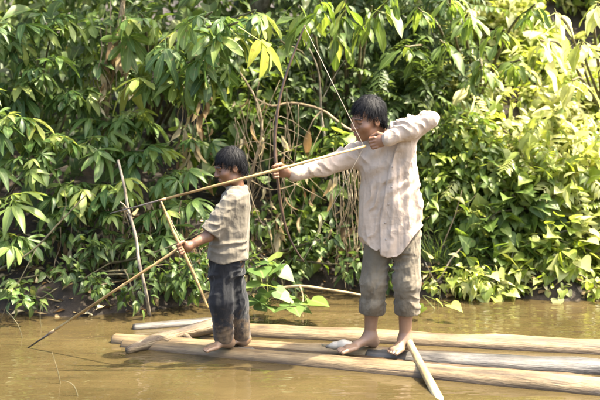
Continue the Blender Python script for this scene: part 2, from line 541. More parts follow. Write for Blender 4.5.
# punting pole: lies across the raft, its near end over the water towards the camera
pa, pb = Pz(408, 340, .125), P(447, 415, 4.98)
o = make_log('punting_pole', pa, pb, .021, .028, M['pale_pole'], noise=.05, sides=10, seed=13, end_bevel=.8)
tag(o, 'pale peeled pole lying across the raft beside the man\'s foot', 'pole')

# ------------------------------------------------------------------ implicit surfaces for the figures
class Field:
    def __init__(self, lo, hi, h):
        self.lo = np.asarray(lo, float); self.h = h
        n = np.ceil((np.asarray(hi, float) - self.lo) / h).astype(int) + 1
        self.n = n
        self.ax = [self.lo[i] + h * np.arange(n[i]) for i in range(3)]
        self.F = np.full(n, .3, dtype=np.float32)
    def sub(self, lo, hi):
        s = []
        for i in range(3):
            a = int(np.clip(math.floor((lo[i] - self.lo[i]) / self.h), 0, self.n[i]))
            b = int(np.clip(math.ceil((hi[i] - self.lo[i]) / self.h) + 1, 0, self.n[i]))
            s.append(slice(a, b))
        s = tuple(s)
        return s, (self.ax[0][s[0]][:, None, None], self.ax[1][s[1]][None, :, None], self.ax[2][s[2]][None, None, :])
    def put(self, s, d, k, mode='u'):
        a = self.F[s]; d = d.astype(np.float32)
        if mode == 'u':
            if k <= 0: self.F[s] = np.minimum(a, d); return
            h = np.clip(.5 + .5 * (a - d) / k, 0, 1)
            self.F[s] = a * (1 - h) + d * h - k * h * (1 - h)
        else:                                   # subtract
            d = -d
            if k <= 0: self.F[s] = np.maximum(a, d); return
            h = np.clip(.5 - .5 * (a - d) / k, 0, 1)
            self.F[s] = a * (1 - h) + d * h + k * h * (1 - h)
    def cone(self, a, b, ra, rb, k=.02, mode='u'):
        a = np.asarray(a, float); b = np.asarray(b, float)
        m = max(ra, rb) + .05 + k
        s, (X, Y, Z) = self.sub(np.minimum(a, b) - m, np.maximum(a, b) + m)
        ba = b - a; L2 = (ba ** 2).sum() + 1e-12
        t = np.clip(((X - a[0]) * ba[0] + (Y - a[1]) * ba[1] + (Z - a[2]) * ba[2]) / L2, 0, 1)
        d = np.sqrt((X - a[0] - t * ba[0]) ** 2 + (Y - a[1] - t * ba[1]) ** 2 + (Z - a[2] - t * ba[2]) ** 2) - (ra + t * (rb - ra))
        self.put(s, d, k, mode)
    def chain(self, pts, rad, k=.02):
        for i in range(len(pts) - 1):
            self.cone(pts[i], pts[i + 1], rad[i], rad[i + 1], k)
    def ell(self, c, r, R=None, k=.02, mode='u'):
        c = np.asarray(c, float); r = np.asarray(r, float)
        m = r.max() + .05 + k
        s, (X, Y, Z) = self.sub(c - m, c + m)
        X = X - c[0]; Y = Y - c[1]; Z = Z - c[2]
        if R is None: R = np.eye(3)
        # R columns are the local axes in the world
        q = [(X * R[0, i] + Y * R[1, i] + Z * R[2, i]) for i in range(3)]
        k0 = np.sqrt(sum((q[i] / r[i]) ** 2 for i in range(3)))
        k1 = np.sqrt(sum((q[i] / r[i] ** 2) ** 2 for i in range(3))) + 1e-9
        self.put(s, k0 * (k0 - 1) / k1, k, mode)
    def loft(self, secs, lat, k=.03, p=2.3):
        """secs: (centre, half width along lat, half depth) stacked along z, top to bottom"""
        secs = sorted(secs, key=lambda q: q[0][2])
        zs = np.array([q[0][2] for q in secs])
        cx = np.array([q[0][0] for q in secs]); cy = np.array([q[0][1] for q in secs])
        w = np.array([q[1] for q in secs]); dd = np.array([q[2] for q in secs])
        m = max(w.max(), dd.max()) + .06
        s, (X, Y, Z) = self.sub((cx.min() - m, cy.min() - m, zs[0] - .05), (cx.max() + m, cy.max() + m, zs[-1] + .05))
        zc = np.clip(Z, zs[0], zs[-1])
        CX = np.interp(zc, zs, cx); CY = np.interp(zc, zs, cy); W = np.interp(zc, zs, w); D = np.interp(zc, zs, dd)
        la = norm([lat[0], lat[1], 0]); fr = np.array([-la[1], la[0], 0])
        u = ((X - CX) * la[0] + (Y - CY) * la[1]) / W
        v = ((X - CX) * fr[0] + (Y - CY) * fr[1]) / D
        q = (np.abs(u) ** p + np.abs(v) ** p) ** (1 / p)
        d = (q - 1) * np.minimum(W, D) * 1.05
        dz = np.maximum(zs[0] - Z, Z - zs[-1])
        d = np.where(dz > 0, np.sqrt(np.maximum(d, 0) ** 2 + dz ** 2) + np.minimum(d, 0) * 0, np.maximum(d, dz))
        self.put(s, d, k)
    def mesh(self):
        F = self.F
        S = F < 0
        w = np.argwhere(S)
        lo = np.maximum(w.min(0) - 2, 0); hi = np.minimum(w.max(0) + 3, self.n)
        F = F[lo[0]:hi[0], lo[1]:hi[1], lo[2]:hi[2]]; S = F < 0
        off = self.lo + lo * self.h
        c = np.zeros(np.array(F.shape) - 1, np.uint8)
        nx, ny, nz = F.shape
        cs = [(i, j, k) for i in (0, 1) for j in (0, 1) for k in (0, 1)]
        for (i, j, k) in cs:
            c += S[i:nx - 1 + i, j:ny - 1 + j, k:nz - 1 + k]
        mask = (c > 0) & (c < 8)
        cell = np.argwhere(mask)
        vid = np.full(c.shape, -1, np.int64); vid[mask] = np.arange(len(cell))
        acc = np.zeros((len(cell), 3)); cnt = np.zeros(len(cell))
        for a in cs:
            for ax in range(3):
                if a[ax] == 1: continue
                b = list(a); b[ax] = 1
                va = F[cell[:, 0] + a[0], cell[:, 1] + a[1], cell[:, 2] + a[2]]
                vb = F[cell[:, 0] + b[0], cell[:, 1] + b[1], cell[:, 2] + b[2]]
                cr = (va < 0) != (vb < 0)
                t = va / np.where(cr, va - vb, 1)
                pt = np.tile(np.array(a, float), (len(cell), 1)); pt[:, ax] = t
                acc[cr] += pt[cr]; cnt[cr] += 1
        V = off + (cell + acc / cnt[:, None]) * self.h
        Q = []
        for ax in range(3):
            sl0 = [slice(None)] * 3; sl1 = [slice(None)] * 3
            sl0[ax] = slice(0, -1); sl1[ax] = slice(1, None)
            A, B = S[tuple(sl0)], S[tuple(sl1)]
            e = np.argwhere(A != B)
            o1, o2 = (ax + 1) % 3, (ax + 2) % 3
            e = e[(e[:, o1] > 0) & (e[:, o2] > 0) & (e[:, o1] < F.shape[o1] - 1) & (e[:, o2] < F.shape[o2] - 1)]
            def g(d1, d2):
                q = e.copy(); q[:, o1] -= d1; q[:, o2] -= d2
                return vid[q[:, 0], q[:, 1], q[:, 2]]
            quad = np.stack([g(1, 1), g(0, 1), g(0, 0), g(1, 0)], 1)
            flip = B[e[:, 0], e[:, 1], e[:, 2]]
            quad[flip] = quad[flip][:, ::-1]
            Q.append(quad)
        return V, np.concatenate(Q)

def vert_normals(V, Q):
    n = np.cross(V[Q[:, 2]] - V[Q[:, 0]], V[Q[:, 3]] - V[Q[:, 1]])
    N = np.zeros_like(V)
    for i in range(4): np.add.at(N, Q[:, i], n)
    return N / (np.linalg.norm(N, axis=1)[:, None] + 1e-12)

def relax(V, Q, it=2, f=.5):
    for _ in range(it):
        A = np.zeros_like(V); C = np.zeros(len(V))
        for i in range(4):
            a, b = Q[:, i], Q[:, (i + 1) % 4]
            np.add.at(A, a, V[b]); np.add.at(C, a, 1)
            np.add.at(A, b, V[a]); np.add.at(C, b, 1)
        V = V + f * (A / np.maximum(C, 1)[:, None] - V)
    return V

def frame(fwd, roll=0.0):
    """columns: x (the head's left... right axis), y back, z up for a head that looks along fwd"""
    f = norm(fwd)
    up = np.array([0, 0, 1.0])
    x = norm(np.cross(up, -f))         # so that (x, -f, z) is right handed
    x = norm(np.cross(-f, up)) if False else x
    y = -f
    x = norm(np.cross(y, up)); z = np.cross(x, y)
    c, s = math.cos(roll), math.sin(roll)
    x, z = c * x + s * z, -s * x + c * z
    return np.stack([x, y, z], 1)

def add_head(Fd, c, R, s):
    T = lambda p: np.asarray(c) + s * (R @ np.asarray(p, float))
    E = lambda p, r, k=.02, mode='u': Fd.ell(T(p), np.asarray(r) * s, R, k * s, mode)
    K = lambda a, b, ra, rb, k=.01, mode='u': Fd.cone(T(a), T(b), ra * s, rb * s, k * s, mode)
    E((0, .012, .028), (.073, .09, .084))
    E((0, -.028, -.04), (.06, .062, .074), .03)
    E((0, -.06, -.098), (.026, .024, .018), .03)              # chin
    for q in (-1, 1):
        E((q * .044, -.06, -.03), (.022, .024, .022), .025)    # cheekbone
        E((q * .05, -.02, -.08), (.018, .034, .024), .03)      # jaw
        E((q * .031, -.093, .002), (.017, .012, .012), .012, 's')   # eye socket
        E((q * .031, -.077, .0), (.0135, .0125, .011), .004)   # eyeball and lids
        K((q * .014, -.088, .02), (q * .045, -.078, .018), .008, .006, .012)  # brow
        E((q * .075, .006, -.012), (.007, .018, .03), .008)    # ear
        E((q * .081, .0, -.01), (.004, .009, .018), .004, 's')
        E((q * .012, -.098, -.034), (.009, .01, .0075), .008)  # nostril wing
    K((0, -.088, .006), (0, -.107, -.03), .0075, .011, .012)   # nose
    K((-.016, -.088, -.064), (.016, -.088, -.064), .0065, .0065, .008)
    K((-.015, -.086, -.075), (.015, -.086, -.075), .0075, .0075, .008)
    K((-.02, -.094, -.0695), (.02, -.094, -.0695), .0022, .0022, .003, 's')
    return T

def add_hair(c, R, s, h, front, side, back, seed, fringe=0.0):
    """solid cap with a hairline plus loose strands; returns mesh data in world space"""
    T = lambda p: np.asarray(c) + s * (R @ np.asarray(p, float))
    lo = np.asarray(c) - .17 * s; hi = np.asarray(c) + .17 * s
    Fd = Field(lo, hi, h)
    Fd.ell(T((0, .016, .034)), np.array([.081, .1, .089]) * s, R, 0)
    Fd.ell(T((0, .05, -.03)), np.array([.07, .062, .07]) * s, R, .03 * s)
    X, Y, Z = np.meshgrid(*Fd.ax, indexing='ij')
    L = np.stack([X - c[0], Y - c[1], Z - c[2]], -1) @ R / s
    zmin = np.interp(L[..., 1], [-.1, -.06, -.028, -.012, .03, .06, .1], [front, front - .004, (front + side) / 2, side, side - .012, back + .015, back])
    jag = .006 * np.sin(L[..., 0] * 260) + .005 * np.sin(L[..., 1] * 230 + 1) + .004 * np.sin(L[..., 0] * 610 + 2)
    Fd.F = np.maximum(Fd.F, ((zmin + jag - L[..., 2]) * s * .8)).astype(np.float32)
    V, Q = Fd.mesh()
    N = vert_normals(V, Q)
    Lv = (V - c) @ R / s
    crown = np.array([0, .045, .11])
    d = Lv - crown
    az = np.arctan2(d[:, 0], -d[:, 1])
    groove = vnoise(np.stack([np.cos(az) * 9, np.sin(az) * 9, np.linalg.norm(d, axis=1) * 6], 1), seed) * .0035 + vnoise(np.stack([np.cos(az) * 26, np.sin(az) * 26, np.linalg.norm(d, axis=1) * 8], 1), seed + 1) * .0022
    V = V + N * (groove * s)[:, None]
    T3 = np.concatenate([Q[:, [0, 1, 2]], Q[:, [0, 2, 3]]])
    # strands
    r2 = np.random.default_rng(seed)
    pick = r2.choice(len(V), 3200)
    SV, SF = [], []
    n0 = len(V)
    for i in pick:
        p = V[i]; n = N[i]
        fl = (Lv[i] - crown); fl = fl - n @ R * np.dot(fl, n @ R)
        t = norm(R @ fl + np.array([0, 0, -.25]) * 1.0 + r2.normal(0, .14, 3))
        t = norm(t - n * np.dot(t, n) * .9 + n * .1)
        ln = s * r2.uniform(.022, .05)
        wv = norm(np.cross(t, n)) * s * .001
        q0 = p - n * .002; q1 = p + t * ln * .55 + n * .003 * s; q2 = p + t * ln - n * .002 * s + np.array([0, 0, -.004])
        b = n0 + len(SV)
        SV += [q0 - wv, q0 + wv, q1 - wv, q1 + wv, q2]
        SF += [(b, b + 1, b + 3), (b, b + 3, b + 2), (b + 2, b + 3, b + 4)]
    return np.vstack([V, np.array(SV)]), np.vstack([T3, np.array(SF)])

def grip_hand(Fd, G, a, s_, n, wrist, sc=1.0):
    """fist closed round a rod through G (rod axis s_); a: from wrist to hand; n: side where the finger tips end"""
    a = norm(a); s_ = norm(s_); n = norm(n - s_ * np.dot(n, s_)); a = norm(a - s_ * np.dot(a, s_))
    G = np.asarray(G, float)
    p = lambda x, y, z: G + sc * (a * x + s_ * y + n * z)
    Rm = np.stack([a, s_, n], 1)
    Fd.ell(p(-.033, 0, -.016), np.array([.038, .04, .017]) * sc, Rm, .015)
    Fd.cone(wrist, p(-.05, 0, -.012), .024 * sc, .024 * sc, .02)
    for off, ln in ((.031, .95), (.011, 1.05), (-.009, 1.0), (-.028, .82)):
        k0 = p(-.004, off, -.026); k1 = p(.024 * ln, off * .98, -.012); k2 = p(.02 * ln, off * .97, .016); k3 = p(-.006, off * .96, .022)
        Fd.chain([k0, k1, k2, k3], [.0105 * sc, .0095 * sc, .009 * sc, .0078 * sc], .003)
    Fd.chain([p(-.045, .022, -.006), p(-.028, .042, .012), p(-.002, .042, .024), p(.016, .036, .026)], [.014 * sc, .0115 * sc, .0098 * sc, .008 * sc], .006)

def hook_hand(Fd, W, a, s_, n, sc=1.0):
    """hand that hooks a string: knuckles forward along a, fingers bent back on the far side (-n)"""
    a = norm(a); s_ = norm(s_ - a * np.dot(s_, a)); n = norm(np.cross(a, s_)) * (1 if np.dot(np.cross(a, s_), n) > 0 else -1)
    W = np.asarray(W, float)
    p = lambda x, y, z: W + sc * (a * x + s_ * y + n * z)
    Rm = np.stack([a, s_, n], 1)
    Fd.ell(p(.042, 0, 0), np.array([.045, .038, .016]) * sc, Rm, .015)
    for off, ln in ((.03, .92), (.01, 1.05), (-.01, 1.0), (-.028, .8)):
        Fd.chain([p(.075, off, .002), p(.075 + .032 * ln, off, -.004), p(.075 + .03 * ln, off * .95, -.03), p(.075 + .008 * ln, off * .9, -.034)],
                 [.0105 * sc, .0095 * sc, .0088 * sc, .0076 * sc], .003)
    Fd.chain([p(.022, .03, -.004), p(.05, .048, -.014), p(.078, .044, -.022), p(.098, .036, -.026)], [.014 * sc, .0115 * sc, .0098 * sc, .008 * sc], .006)

def add_foot(Fd, ankle, toe, zf, sc=1.0):
    """bare foot on the height zf, ankle above, toe tip position (x, y)"""
    ankle = np.asarray(ankle, float)
    d = np.array([toe[0] - ankle[0], toe[1] - ankle[1], 0]); L = np.linalg.norm(d); d = d / L
    l = np.array([-d[1], d[0], 0])
    Z = np.array([0, 0, 1.0])
    q = lambda f, s_, z: np.array([ankle[0], ankle[1], zf]) + d * f * sc + l * s_ * sc + Z * z * sc
    Lb = L / sc
    Fd.cone(ankle, q(-.02, 0, .034), .036 * sc, .034 * sc, .03)
    Fd.cone(ankle - Z * .01, q(Lb * .42, 0, .034), .034 * sc, .026 * sc, .035)
    Fd.ell(q(-.03, 0, .028), np.array([.034, .03, .03]) * sc, np.stack([d, l, Z], 1), .02)
    Fd.ell(q(Lb * .66 - .01, 0, .021), np.array([.05, .046, .023]) * sc, np.stack([d, l, Z], 1), .02)
    for k, (off, ln, r) in enumerate(((.034, 0.0, .0135), (.011, .002, .0098), (-.008, -.004, .0092), (-.0255, -.013, .0088), (-.042, -.026, .0085))):
        Fd.chain([q(Lb * .68, off * .9, .02), q(Lb - .02 + ln, off, .0165), q(Lb - .002 + ln, off, .011)], [r * sc * 1.1, r * sc, r * sc * .9], .0015)

def ridge(x):
    f = x - np.floor(x)
    return (1 - np.abs(2 * f - 1)) ** 1.7 * 2 - .75

def fold_disp(V, N, segs, base=.004, seed=0, drape=(7, 7, 2.2)):
    """cloth relief: hanging folds plus creases that run across each limb segment"""
    dr = np.array(drape)
    n1 = vnoise(V * dr, seed); n2 = vnoise(V * dr * 2.1 + 7, seed + 5); n3 = vnoise(V * dr * 4.3, seed + 6)
    d = base * (.7 - 2.2 * np.abs(n1)) + base * .6 * (.5 - 1.7 * np.abs(n2)) + base * .25 * (.5 - 1.5 * np.abs(n3))
    for i, (a, b, r, am, lm) in enumerate(segs):
        a = np.asarray(a, float); b = np.asarray(b, float); ba = b - a
        L = np.linalg.norm(ba)
        t = ((V - a) @ ba) / L ** 2
        tc = np.clip(t, 0, 1)
        dist = np.linalg.norm(V - a - tc[:, None] * ba, axis=1)
        wgt = np.clip(2.2 - 1.3 * dist / r, 0, 1) * np.clip(1.15 - np.abs(t - .5) * 2 * .55, 0, 1)
        wp = vnoise(V * 8, seed + 11 + i) * 1.1 + vnoise(V * 19, seed + 31 + i) * .35
        slant = ((V - a) @ norm(np.cross(ba, [0, 1, .3]))) * 6
        ph = t * L / lm + wp + slant
        d = d + wgt * am * ridge(ph) * np.clip(.35 + 1.1 * vnoise(V * 7, seed + 50 + i), 0, 1)
    d = d * np.clip(1 + 1.6 * N[:, 2], 0, 1)          # keep hems clean
    return V + N * d[:, None]

def cloth_obj(name, Fd, mat, parent, origin, post=None):
    V, Q = Fd.mesh()
    V = relax(V, Q, 2)
    N = vert_normals(V, Q)
    if post: V = post(V, N)
    V = relax(V, Q, 1, .15)
    return obj(name, np_mesh(name, V - origin, Q, mat), parent), V, Q

# ------------------------------------------------------------------ the man
VOX = .004
man_o = np.array([P(390, 350, 5.85)[0], 5.85, .06])
man = empty('person', man_o)
tag(man, 'person in loose cream shirt and rolled grey trousers drawing a bow, barefoot on the raft', 'person')

NOCK = P(364, 146.5, 5.665)
GRIP = P(277, 172, 5.70)
m_lat = norm([.84, -.54, 0]); m_front = np.array([-.54, -.84, 0])
head_c = P(367.5, 118, 5.80)
yaw, pit = math.radians(57), math.radians(15)
head_f = np.array([-math.sin(yaw) * math.cos(pit), -math.cos(yaw) * math.cos(pit), -math.sin(pit)])
head_R = frame(head_f, math.radians(-6))
HS = 1.05
neck = P(384, 140, 5.88)
shB, elB, wrB = P(363, 153, 5.93), P(323, 167, 5.82), P(292, 174.5, 5.745)
shD, elD, wrD = P(401, 135, 5.80), P(430, 119, 5.70), P(388, 139, 5.655)
hipL, knL, anL = P(379, 236, 5.91), P(374, 284, 5.88), P(370, 337, 5.90)
hipR, knR, anR = P(407, 236, 5.86), P(407, 284, 5.83), P(405, 339, 5.845)

Fm = Field(np.minimum.reduce([GRIP, anL, Pz(339, 353, .07)]) - .16, np.maximum.reduce([head_c, elD, hipR]) + .16, VOX)
Fm.F[:] = .3
add_head(Fm, head_c, head_R, HS)
Fm.cone(neck, head_c + HS * head_R @ np.array([0, .02, -.06]), .056, .052, .03)
Fm.loft([(P(384, 139, 5.88), .06, .055), (P(384, 152, 5.87), .15, .075), (P(386, 175, 5.87), .15, .09), (P(390, 205, 5.88), .13, .085), (P(393, 232, 5.89), .145, .095), (P(393, 246, 5.885), .14, .09)], m_lat, .03)
Fm.chain([shB, elB, wrB], [.042, .03, .024], .02)
Fm.chain([shD, elD, wrD], [.042, .03, .024], .02)
stave_dir = norm(P(275, 130, 5.7) - P(281, 200, 5.7))
grip_hand(Fm, GRIP, GRIP - wrB, stave_dir, np.array([0, -1.0, 0]), wrB)
hook_hand(Fm, wrD + norm(NOCK - wrD) * .0, NOCK - wrD + np.array([0, 0, .004]), np.array([0, 0, 1.0]), np.array([0, -1.0, 0]), .95)
for (h_, k_, a_) in ((hipL, knL, anL), (hipR, knR, anR)):
    calf = k_ * .6 + a_ * .4 + np.array([0, .012, 0])
    Fm.chain([h_, k_, calf, a_], [.078, .05, .047, .033], .03)
add_foot(Fm, anL, Pz(339, 352, .075)[:2], .066, 1.0)
add_foot(Fm, anR, (P(391, 356, 5.735)[0], 5.725), .066, 1.0)
V, Q = Fm.mesh()
V = relax(V, Q, 1, .2)
def face_materials(me, V, Q, c, R, s, mats):
    for m_ in mats: me.materials.append(m_)
    ctr = V[Q].mean(1)
    L = (ctr - c) @ R / s
    mi = np.zeros(len(Q), np.int32)
    for q in (-1, 1):
        eye = (np.abs(L[:, 0] - q * .031) < .014) & (np.abs(L[:, 2] + .003) < .0035) & (L[:, 1] < -.07)
        brow = (np.abs(L[:, 0] - q * .031) < .018) & (np.abs(L[:, 2] - (.021 - .1 * np.abs(np.abs(L[:, 0]) - .028))) < .0042) & (L[:, 1] < -.065)
        mi[eye | brow] = 2
    lip = (np.abs(L[:, 0]) < .021) & (L[:, 2] < -.059) & (L[:, 2] > -.081) & (L[:, 1] < -.082)
    mi[lip] = 1
    me.polygons.foreach_set('material_index', mi)
me = np_mesh('body', V - man_o, Q, M['skin_man'])
face_materials(me, V, Q, head_c, head_R, HS, [M['lip'], M['eye_dark']])
obj('body', me, man)
hv, hf = add_hair(head_c, head_R, HS, .004, .062, .014, -.06, 5)
obj('hair', np_mesh('hair', hv - man_o, hf, M['hair']), man)

# shirt
Fs = Field(np.minimum(elB, hipL) - np.array([.3, .3, .25]), np.maximum(elD, hipR) + .2, VOX)
Fs.loft([(P(383, 137, 5.88), .075, .07), (P(383, 146, 5.87), .15, .088), (P(383, 165, 5.865), .15, .105), (P(387, 190, 5.87), .166, .112),
         (P(391, 215, 5.88), .185, .118), (P(393.5, 240, 5.885), .198, .126), (P(394, 268, 5.885), .2, .13)], m_lat, .03, p=2.1)
Fs.cone(shB, elB, .074, .053, .05); Fs.cone(elB, wrB + (elB - wrB) * .12, .053, .04, .03)
Fs.cone(shD, elD, .088, .047, .05); Fs.cone(elD, wrD + (elD - wrD) * .5, .044, .058, .03); Fs.cone(elD * .5 + wrD * .5, wrD + (elD - wrD) * .05, .056, .04, .03)
Fs.cone(wrD + (elD - wrD) * .16, wrD + (elD - wrD) * .03, .046, .046, .006)
Fs.cone(wrB + (elB - wrB) * .2, wrB + (elB - wrB) * .08, .045, .044, .006)
# loose cloth that hangs from the raised arm to the flank
Fs.cone(P(407, 146, 5.79), P(414, 212, 5.83), .045, .045, .05)
Fs.cone(P(374, 196, 5.88), P(375.5, 258, 5.885), .08, .102, .05)
# collar ring and the overlapping front edge
cc = P(382, 141, 5.865)
for k in range(12):
    a0, a1 = k * math.pi / 6, (k + 1) * math.pi / 6
    f = lambda a: cc + m_lat * math.cos(a) * .072 + np.array([m_lat[1], -m_lat[0], 0]) * math.sin(a) * .072 + np.array([0, 0, .012 - .03 * max(0, math.sin(a) * (-1))]) 
    Fs.cone(f(a0), f(a1), .015, .015, .012)
edge_py = [140, 150, 190, 225, 262]; edge_px = [399, 395, 386, 380, 382]
edge_z = np.array([P(a, b, 5.7)[2] for a, b in zip(edge_px, edge_py)]); edge_x = np.array([P(a, b, 5.7)[0] for a, b in zip(edge_px, edge_py)])
# hem: lowest at the front tail, rising to the flank
Xg, Yg, Zg = np.meshgrid(*Fs.ax, indexing='ij')
pxg = 300 + F_PX * Xg / 5.85
hem_py = np.interp(pxg, [340, 358, 366, 377, 379, 381, 388, 396, 408, 420, 432, 445], [236, 239, 246, 252, 251, 258, 262, 257, 245, 230, 219, 214])
hem_z = 1.64 - (hem_py - 85) * 5.8 / F_PX + .012 * np.sin(Xg * 40) - .05 * np.clip((Yg - 5.86) / .15, -.2, 1)
Fs.F = np.maximum(Fs.F, (hem_z - Zg) * .9).astype(np.float32)
del Xg, Yg, Zg, pxg, hem_py, hem_z
def post_shirt(V, N):
    V = fold_disp(V, N, [(shB, elB, .09, .014, .075), (elB, wrB, .065, .011, .055), (shD, elD, .09, .013, .07), (elD, wrD, .075, .012, .055),
                         (P(380, 170, 5.75), P(416, 240, 5.8), .2, .009, .12)], base=.0065, seed=4, drape=(12, 12, 1.9))
    # diagonal pulls from the drawn shoulder across the chest
    u = (V - P(400, 145, 5.75)) @ norm([-.75, 0, -.66]); v = (V - P(400, 145, 5.75)) @ norm([.66, 0, -.75])
    wgt = np.exp(-((u - .16) / .14) ** 2) * np.clip((5.86 - V[:, 1]) * 14, 0, 1)
    V = V + N * (wgt * .006 * np.sin(v * 75 + 3 * vnoise(V * 7, 90)))[:, None]
    # the loose right panel overlaps the left one along its free edge
    xe = np.interp(V[:, 2], edge_z[::-1], edge_x[::-1])
    q = V[:, 0] - xe + .006 * vnoise(V * 12, 71)
    st = np.clip(q / .007, 0, 1); st = st * st * (3 - 2 * st)
    fade = np.clip(1 - q / .16, 0, 1) * np.clip((P(0, 143, 5.7)[2] - V[:, 2]) / .04, 0, 1) * np.clip(-N[:, 1] * 3, 0, 1)
    V = V + np.array([-.25, -1, 0]) * (st * fade * .02)[:, None]
    return V
shirt, Vs, Qs = cloth_obj('shirt', Fs, M['shirt_man'], man, man_o, post_shirt)
def nearest_front(V, p, dirn):
    d = V - p
    al = d @ dirn
    r = np.linalg.norm(d - al[:, None] * dirn, axis=1)
    c = np.where(r < .012, al, 9)
    return V[np.argmin(c)]
for i, py in enumerate((168, 186, 205, 224, 240)):
    fx = np.interp(py, edge_py, edge_px) + 3.5
    pt = nearest_front(Vs, P(fx, py, 5.3), norm(ray(fx, py)))
    V, Fc = tube_data([pt + np.array([0, .002, 0]), pt + norm(m_front) * .004], [.0055, .005], sides=10)
    obj('button', np_mesh('button', V - man_o, Fc, M['button']), shirt)
del Fs

Ft = Field(np.minimum(knL, anL) - np.array([.2, .25, .1]), np.maximum(hipR, hipL) + np.array([.22, .25, .12]), VOX)
Ft.loft([(P(393, 220, 5.885), .14, .09), (P(393, 236, 5.885), .15, .1), (P(393, 250, 5.885), .155, .105)], m_lat, .03)
cuL, cuR = P(372.5, 306, 5.885), P(407, 306, 5.84)
Ft.chain([hipL, knL, cuL], [.082, .079, .066], .03)
Ft.chain([hipR, knR, cuR], [.086, .082, .068], .03)
for c_, k_ in ((cuL, knL), (cuR, knR)):
    d = norm(c_ - k_)
    for (t0, r) in ((-.022, .077), (-.004, .079), (.016, .077)):
        Ft.cone(c_ + d * t0, c_ + d * (t0 + .012), r, r, .003)
    Ft.ell(c_ + d * .19, (.16, .16, .16), None, .004, 's')
def post_tr(V, N):
    return fold_disp(V, N, [(hipL, knL, .12, .01, .09), (knL, cuL, .1, .011, .06), (hipR, knR, .12, .01, .09), (knR, cuR, .1, .011, .06)], base=.005, seed=9, drape=(13, 13, 2.2))
cloth_obj('trousers', Ft, M['trousers_man'], man, man_o, post_tr)
del Ft, Fm

# ------------------------------------------------------------------ the boy
boy_o = np.array([P(228, 350, 5.95)[0], 5.95, .05])
boy = empty('person', boy_o)
tag(boy, 'small person in khaki short sleeved shirt and muddy dark trousers holding stave and arrow', 'person')
b_head = P(229.5, 166, 5.96)
yaw, pit = math.radians(66), math.radians(17)
bf = np.array([-math.sin(yaw) * math.cos(pit), -math.cos(yaw) * math.cos(pit), -math.sin(pit)])
b_R = frame(bf, math.radians(-2))
BS = .93
b_lat = norm([.34, -.94, 0])
b_neck = P(237, 192, 5.975)
shN, elN, wrN = P(234, 200, 5.86), P(208, 236, 5.81), P(188, 246.5, 5.735)
shF, elF, wrF = P(232, 203, 6.07), P(232, 235, 6.1), P(222, 258, 6.07)
HANDB = P(182, 248.5, 5.715)
hN, kN, aN = P(222, 262, 5.9), P(221, 302, 5.885), P(227, 340, 5.925)
hF, kF, aF = P(232, 262, 6.0), P(235, 302, 6.01), P(243, 339, 6.055)
Fb = Field(np.minimum.reduce([HANDB, Pz(203, 352, .06), aN]) - .14, np.maximum.reduce([b_head, shF, aF]) + .16, .0036)
add_head(Fb, b_head, b_R, BS)
Fb.cone(b_neck, b_head + BS * b_R @ np.array([0, .025, -.06]), .045, .043, .025)
Fb.loft([(P(234, 195, 5.97), .05, .05), (P(233, 202, 5.965), .11, .065), (P(231, 220, 5.96), .11, .08), (P(228, 248, 5.95), .1, .08), (P(228, 266, 5.95), .11, .09)], b_lat, .03)
Fb.chain([shN, elN, wrN], [.042, .033, .023], .02)
Fb.chain([shF, elF, wrF, wrF + np.array([-.02, 0, -.06])], [.042, .033, .024, .026], .02)
for off in (-.024, -.008, .008, .024):
    Fb.chain([wrF + np.array([-.02 + off, 0, -.06]), wrF + np.array([-.03 + off, -.01, -.095]), wrF + np.array([-.045 + off, -.02, -.11])], [.009, .008, .007], .003)
pole_a, pole_b = P(160, 199, 5.74), P(208, 308, 5.69)
t_ = .44
grip_c = pole_a + (pole_b - pole_a) * ((182 - 160) / 48.0)
grip_hand(Fb, grip_c, grip_c - wrN, norm(pole_a - pole_b), np.array([0.1, -1.0, 0]), wrN, .86)
for (h_, k_, a_) in ((hN, kN, aN), (hF, kF, aF)):
    Fb.chain([h_, k_, a_], [.065, .045, .03], .03)
add_foot(Fb, aN, Pz(204, 351, .065)[:2], .058, .84)
add_foot(Fb, aF, (P(232, 345, 6.0)[0] - .02, 6.0), .055, .84)
V, Q = Fb.mesh()
V = relax(V, Q, 1, .4)
me = np_mesh('body', V - boy_o, Q, M['skin_boy'])
face_materials(me, V, Q, b_head, b_R, BS, [M['lip'], M['eye_dark']])
obj('body', me, boy)
hv, hf = add_hair(b_head, b_R, BS, .0038, .045, .004, -.06, 6)
obj('hair', np_mesh('hair', hv - boy_o, hf, M['hair']), boy)
Fs = Field(np.minimum(elN, hN) - .2, np.maximum(shF, hF) + np.array([.2, .2, .2]), .0045)
Fs.loft([(P(237, 186, 5.975), .06, .056), (P(236, 193, 5.967), .115, .078), (P(233.5, 208, 5.965), .125, .1), (P(229, 235, 5.955), .13, .108), (P(227.5, 252, 5.95), .133, .115), (P(227, 268, 5.95), .135, .12)], b_lat, .03, p=2.1)
Fs.cone(shN, elN, .06, .066, .035)
Fs.cone(shF, shF + (elF - shF) * .86, .06, .06, .035)
ec = shN + (elN - shN) * .88 + norm(elN - shN) * .16
Fs.ell(ec, (.16, .16, .16), None, .004, 's')
Fs.cone(P(225, 232, 5.915), P(223, 264, 5.9), .08, .092, .04)
Fs.cone(P(234, 232, 5.99), P(233, 264, 6.0), .08, .09, .04)
cb = P(237, 188.5, 5.972)
for k in range(12):
    f = lambda a: cb + b_lat * math.cos(a) * .056 + np.array([b_lat[1], -b_lat[0], 0]) * math.sin(a) * .056 + np.array([0, 0, .004])
    Fs.cone(f(k * math.pi / 6), f((k + 1) * math.pi / 6), .012, .012, .01)
Xg, Yg, Zg = np.meshgrid(*Fs.ax, indexing='ij')
hz = 1.64 - (261 - 85) * 5.93 / F_PX + .008 * np.sin(Xg * 33 + 1) - .03 * (Xg - boy_o[0])
